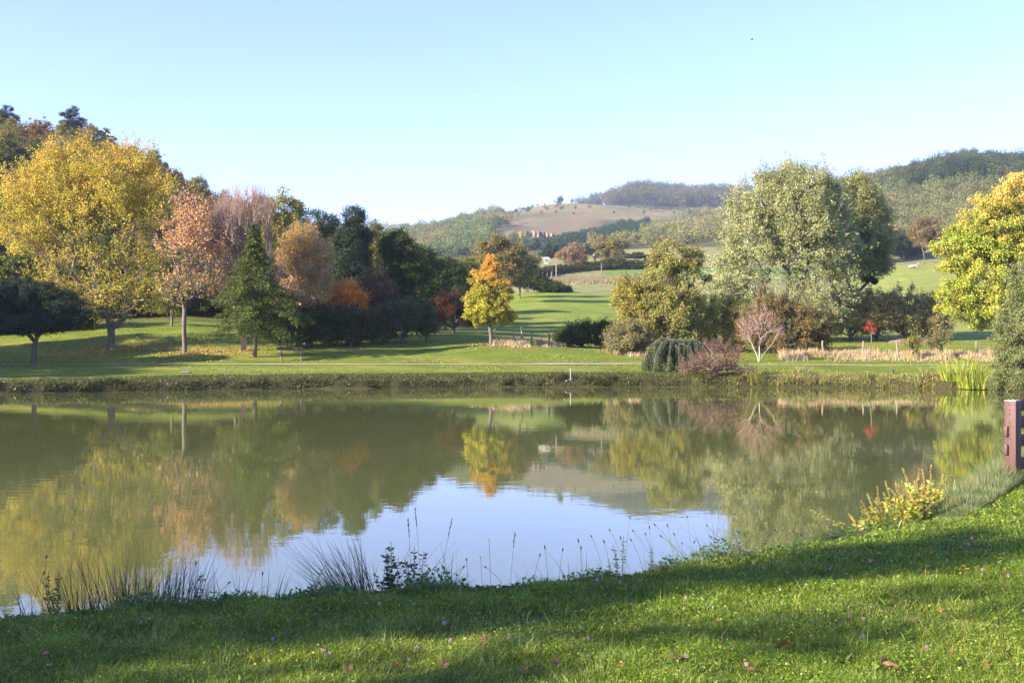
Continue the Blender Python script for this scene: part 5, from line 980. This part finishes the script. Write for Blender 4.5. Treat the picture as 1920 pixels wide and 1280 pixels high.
for i_, (px, py, top, lab, ln, n_) in enumerate([(1700, 958, 870, 'tallest yellow green loosestrife on the right near shore', 0.25, 12), (1745, 945, 868, 'bushy yellow green loosestrife nearest the tall grass', 0.25, 12), (1668, 965, 905, 'yellow loosestrife left of the tallest one', 0.5, 9), (1640, 974, 935, 'lowest leftmost yellow loosestrife leaning over the water', 1.0, 6), (1722, 955, 900, 'middle yellow green loosestrife with drooping leaves', 0.4, 12)]):
    leafy('loosestrife', lab, px, py, top, 420 + i_, YP, n_ + 4, 0.2, 0.07, head=0.016, dn=2.2, lean=ln, hc=PK)
# plantain flower spikes
M_seed = mat_noise('dark_seed_head', (0.02, 0.014, 0.01), (0.07, 0.05, 0.035), 60, 0.9, 0)
M_stem = mat_noise('stem_green', (0.07, 0.10, 0.035), (0.14, 0.16, 0.06), 30, 0.8, 0)
heads = [(1316, 937), (1348, 948), (1380, 960), (1290, 967), (1180, 966), (1229, 980), (1253, 984), (1218, 986), (1240, 1000), (1144, 990), (1110, 1003), (1210, 997), (1266, 1000), (1188, 991), (1326, 981), (1334, 1003), (1163, 1003),
         (1387, 995), (1408, 1000), (1184, 1009), (875, 1045), (912, 1060), (77, 1045), (86, 1068), (368, 1052), (373, 1079), (385, 1081), (428, 1088), (492, 1072), (1055, 1028), (1085, 1011), (1090, 1025), (1022, 1024), (1378, 973), (1440, 996), (1455, 991), (1473, 990), (1490, 994), (1500, 999), (1012, 1040), (868, 1060), (1301, 1013), (1132, 1010), (1278, 1015)]
def ellipsoid_v(c, r, axis, k=7, m=6):
    axis = norm(np.array(axis, float)); ref = np.array([1, 0, 0]) if abs(axis[2]) > .9 else np.array([0, 0, 1.0]); U = norm(np.cross(axis, ref)); W = np.cross(axis, U); V = []
    for i in range(m + 1):
        th = math.pi * i / m
        for j in range(k): a = 2 * math.pi * j / k; V.append(np.array(c) + axis * r[1] * -math.cos(th) + (U * math.cos(a) + W * math.sin(a)) * r[0] * (math.sin(th) + 0.02))
    b = np.arange(m)[:, None] * k; j = np.arange(k)[None]; j2 = (j + 1) % k
    return np.array(V), np.stack([b + j, b + j2, b + k + j2, b + k + j], -1).reshape(-1, 4)
def crest_z(px):
    Y = 5.0
    while near_land(np.array([pxX(px, Y)]), np.array([Y]), 0.22)[0] and Y < 16: Y += 0.02
    return pxX(px, Y), Y, T(pxX(px, Y), Y)
rr_ = np.random.default_rng(88)
for i_, (px, py) in enumerate(heads):
    bx = px + rr_.normal(0, 20) + (26 if 1150 < px < 1320 else 4) * rr_.uniform(0, 1) * 1.3; x, y, z = crest_z(bx); y -= rr_.uniform(0, 0.25); z = T(x, y)
    hx, hz = pxX(px, y), pxZ(py, y); L_ = np.array([hx - x, rr_.normal(0, .03), hz - z])
    root = empty('plantain_flower', (x, y, z), 'dark ribwort plantain spike on a thin stem at the edge of the near bank', 'plant', 'plantain spikes along the near shore')
    t = np.linspace(0, 1, 7)[:, None]; Q = L_ * np.concatenate([t ** rr_.uniform(1.0, 2.4), t, t ** rr_.uniform(0.75, 1.0)], 1) + [0, 0, -0.02]
    mesh_obj('stem', *tubes(Q[:-1], Q[1:], np.full(6, .0016), np.full(6, .0013), 4), M_stem, root)
    ax = Q[-1] - Q[-2]; mesh_obj('seed_head', *ellipsoid_v(Q[-1] + norm(ax) * .010, (.0055, .016 * rr_.uniform(.6, 1.2)), ax), M_seed, root, smooth=True)
# feathery grass seed stems
for i_, (px, py, bx, lab) in enumerate([(765, 968, 772, 'tall grass seed stem left of the leaning one over the sky reflection'), (848, 968, 822, 'tall grass seed stem leaning right over the sky reflection'), (778, 945, 790, 'tallest drooping grass stem above the leafy plants'), (966, 992, 955, 'curled dry grass stem in the middle of the shore')]):
    x, y, z = crest_z(bx); h = pxZ(py, y) - z; dx = pxX(px, y) - x; t = np.linspace(0, 1, 9)[:, None]; Q = np.concatenate([dx * t ** 1.6, 0 * t, h * t], 1); root = empty('grass_seed_stem', (x, y, z - 0.02), lab, 'grass')
    mesh_obj('stem', *tubes(Q[:-1], Q[1:], np.full(8, .0014), np.full(8, .001), 4), M_stem, root)
    r = np.random.default_rng(i_); n = 46; tt = r.uniform(0.80, 1, (n, 1)); P = np.concatenate([dx * tt ** 1.6, 0 * tt, h * tt], 1); V, Fc = leaf_quads(P, norm(np.stack([r.normal(dx, .5, n), r.normal(0, .4, n), np.full(n, 1.0)], -1)), .016, .005, r)
    mesh_obj('seed_head', V, Fc, M_grass, root, col=np.full((4 * n, 3), .12))
# yellow flowers, pink clover, fallen leaves
M_yel = mat_noise('yellow_petals', (0.75, 0.42, 0.02), (0.85, 0.55, 0.03), 40, 0.6, 0); M_pink = mat_leaf('pink_petals', 0.3)
def yflower(px, py, bx, by, lab, r0=0.012):
    x, y, z = at_px(bx, by) if by else crest_z(bx); h = max(0.03, pxZ(py, y) - z); dx = pxX(px, y) - x; t = np.linspace(0, 1, 6)[:, None]; Q = np.concatenate([dx * t ** 1.5, 0 * t, h * t], 1); root = empty('yellow_flower', (x, y, z), lab, 'flower')
    mesh_obj('stem', *tubes(Q[:-1], Q[1:], np.full(5, .0015), np.full(5, .0012), 4), M_stem, root)
    r = np.random.default_rng(px); a = np.linspace(0, 6.28, 22, endpoint=False); D = norm(np.stack([np.cos(a), np.sin(a), r.uniform(0.15, .7, 22)], -1)); V, Fc = leaf_quads(np.repeat(Q[-1:], 22, 0), D, r0 * 1.3, r0 * .45, r); mesh_obj('petals', V, Fc, M_yel, root)
yflower(917, 1012, 921, 0, 'tall yellow flower standing against the sky reflection'); yflower(901, 1043, 905, 0, 'shorter yellow flower left of the tall one')
for a in [(1257, 1070, 1262, 1090, 'orange yellow flower alone in the middle of the lit lawn band'), (1649, 1037, 1650, 1050, 'yellow flower deep in the shaded right lawn'), (1808, 1061, 1810, 1075, 'pair leader of the yellow flowers on the right lawn'), (1813, 1066, 1814, 1078, 'lower yellow flower of the right pair'), (955, 1127, 957, 1135, 'low yellow flower in the shaded middle lawn'), (80, 1140, 80, 1150, 'yellow leafed flower at the left shore')]: yflower(*a)
clov = [(1117, 1089), (1288, 1120), (1288, 1228), (1402, 1247), (1555, 1063), (1595, 1155), (1519, 1194), (1682, 1077), (1622, 1162), (1738, 1215), (1842, 1066), (1889, 1077), (1775, 1050), (1818, 1019), (1850, 1027), (1824, 1006), (1633, 1052), (1619, 1194), (1744, 965),
        (836, 1173), (845, 1203), (848, 1212), (908, 1218), (958, 1197), (576, 1208), (608, 1211), (622, 1228), (766, 1233), (781, 1220), (263, 1166), (283, 1160), (510, 1195), (607, 1224), (590, 1117), (712, 1133), (363, 1100), (1003, 1165), (1103, 1198), (693, 1095), (1160, 1092)]
rr_ = np.random.default_rng(99); first = None
for i_, (px, py) in enumerate(clov):
    x, y, z = at_px(px, py + 16 * 6 / max(5, 1) * 0.6); h = 0.055; r = np.random.default_rng(i_)
    if first is None:
        first = empty('clover_flower', (x, y, z), 'small round pink clover flower in the near lawn', 'flower', 'pink clover flowers in the near lawn')
        t = np.linspace(0, 1, 5)[:, None]; Q = np.concatenate([0.01 * t ** 2, 0 * t, h * t], 1); mesh_obj('stem', *tubes(Q[:-1], Q[1:], np.full(4, .0014), np.full(4, .0012), 4), M_stem, first)
        n = 150; D = norm(r.normal(size=(n, 3)) + [0, 0, .35]); V, Fc = leaf_quads(Q[-1] + D * .003, D, r.uniform(.009, .014, n), .0045, r)
        c = pcol([(0.78, 0.42, 0.58), (0.85, 0.60, 0.72), (0.70, 0.30, 0.48)], n, r, .1); mesh_obj('petals', V, Fc, M_pink, first, col=np.repeat(c, 4, 0))
    else: copy_thing(first, (x, y, z - rr_.uniform(0, .015)), rr_.uniform(0, 6.28), rr_.uniform(.6, .95) * (1.0 if y < 7 else 1.1), first['label'])
# fallen leaves
LC = [(0.38, 0.17, 0.07), (0.28, 0.12, 0.06), (0.50, 0.28, 0.12), (0.20, 0.10, 0.06)]
def fallen(i_, px, py, s, lab, grp, pal):
    r = np.random.default_rng(500 + i_); x, y, z = at_px(px, py); n = 9; a = np.linspace(-2.6, 2.6, n); rad = 1 + 0.18 * np.cos(a * 5 + r.uniform(0, 3)) + r.uniform(-.12, .12, n); Vl = [(0, 0, 0.0)]; curl = r.uniform(.3, .9)
    for a_i, ra_ in zip(a, rad): Vl.append((math.cos(a_i) * ra_ * .5, math.sin(a_i) * ra_ * .5, curl * (math.sin(a_i) ** 2) * .3 + r.uniform(-.05, .08)))
    Vl = np.array(Vl) * s; top = Vl; bot = Vl - [0, 0, .0012]; Fs_ = [(0, k, k + 1) for k in range(1, n)] + [(n + 1, n + 2 + k, n + 1 + k) for k in range(0, n - 1)]
    Fs_ = [(0, k, k + 1) for k in range(1, n)] + [(n + 1, n + 2 + k, n + 1 + k) for k in range(1, n - 0 - 0) if n + 2 + k < 2 * (n + 1)]
    o_ = mesh_obj('fallen_leaf', np.vstack([top, bot]), Fs_, M_grass, col=np.tile(pcol(pal, 1, r, .1), (2 * (n + 1), 1)), loc=(x, y, z + .028)); o_.rotation_euler = (r.uniform(-.5, .5) + .35, r.uniform(-.5, .5), r.uniform(0, 6.28)); tag(o_, lab, 'leaf', grp)
big = [(1672, 1262, .13, 'largest tan fallen leaf at the bottom edge, right of the middle', [(0.60, 0.36, 0.16)]), (1655, 1250, .08, 'pinkish fallen leaf just above the largest one', [(0.55, 0.30, 0.2)]), (1466, 1222, .11, 'curled brown fallen leaf in the lower lawn, two leaf lengths left of the largest', [(0.36, 0.18, 0.07)]), (1270, 1246, .11, 'pale curled fallen leaf near the bottom, below a pink clover', [(0.45, 0.30, 0.14)]), (738, 1262, .07, 'reddish fallen leaf at the bottom edge left of the middle', [(0.45, 0.18, 0.09)])]
for i_, (px, py, s, lab, pal) in enumerate(big): fallen(i_, px, py, s * 0.8, lab, None, pal)
small = [(92, 1255), (85, 1236), (480, 1250), (465, 1215), (560, 1208), (653, 1262), (623, 1252), (860, 1250), (832, 1255), (765, 1231), (980, 1268), (905, 1212), (990, 1155), (1034, 1065), (1070, 1225), (1165, 1256), (1195, 1186), (1205, 1175), (1345, 1172), (1355, 1205), (1362, 1228), (1525, 1207), (1580, 1218), (1712, 1172), (1735, 1160), (1765, 1153), (1885, 1105), (1910, 1172), (1782, 1232), (1885, 1236), (1600, 1238), (1480, 1228), (1410, 1265), (250, 1262), (340, 1268), (1040, 1250), (1110, 1245), (1850, 1262)]
for i_, (px, py) in enumerate(small): fallen(20 + i_, px, py, .03 + .012 * ((i_ * 7) % 3), 'small reddish brown fallen leaf lying in the near lawn', 'small fallen leaves in the near lawn', LC)

# ------------------------------------------------------------------ trees left of and behind the camera that shade the near bank
def shade_tree(v, xe, h, r, n, per, sd, lab, low=0.8, name='poplar_tree'):
    """a slim tree whose shadow crosses x = 0 at depth v and ends at x = xe"""
    ta = math.tan(SUN_AZ); L = h / math.tan(SUN_EL); x = xe - L * math.cos(SUN_AZ); y = v + x * ta
    E = [(0, 0, low + (h - low) * 0.5, r, r, (h - low) * 0.5), (0, 0, low + (h - low) * 0.3, r * 1.1, r * 1.1, (h - low) * 0.3)]
    return tree(name, lab, 0, 0, None, OG + DG, n=n, per=per, clump=0.4, leaf=0.14, trunk_top=h * 0.45, seed=sd, world_loc=(x, y, T(x, y)), local_ells=E, r_tip=0.012, w=0.1)
shade_tree(7.25, 6.5, 10.5, 0.62, 230, 95, 601, 'slim poplar off to the left whose shadow crosses the near lawn')
shade_tree(9.1, 4.0, 11, 0.8, 260, 60, 602, 'tallest slim poplar off to the left, shading the shoreline')
shade_tree(8.2, 0.6, 8, 0.6, 230, 95, 603, 'short slim poplar off to the left between the two others')
shade_tree(5.6, 8.0, 10, 0.7, 52, 24, 604, 'thin leaved poplar left of the camera', low=3)
# branches reaching in from the left
tree('alder_bush', 'dark twiggy branches reaching over the water from the left edge', 0, 0, None, MP, n=30, per=6, clump=0.12, leaf=0.05, trunk_top=0.6, seed=610, world_loc=(-4.8, 7.0, T(-4.8, 7.0)), cat='bush',
     local_ells=[(0.2, 0, 1.0, 0.9, 0.6, 0.5), (1.75, 0.1, 1.07, 0.2, 0.1, 0.05), (1.85, 0, 0.92, 0.10, 0.1, 0.04)], tw=3, twl=0.25, twr=0.004, r_tip=0.005, bark=M_bark_dark, step=0.3)

# ------------------------------------------------------------------ autumn haze
hm = bpy.data.materials.new('haze'); hm.use_nodes = True; n = hm.node_tree.nodes; n.remove(n['Principled BSDF'])
pv = n.new('ShaderNodeVolumePrincipled'); pv.inputs['Color'].default_value = (0.68, 0.83, 1.0, 1); pv.inputs['Density'].default_value = 0.00018; pv.inputs['Anisotropy'].default_value = 0.2
hm.node_tree.links.new(pv.outputs[0], n['Material Output'].inputs['Volume'])
zmin = float(GZ.min()) - 1.5
hb = mesh_obj('haze', *box_v(0, 0, (zmin + 300) / 2, 9400, 9400, 300 - zmin), hm); tag(hb, 'thin blue autumn haze over the valley', 'haze', kind='stuff')
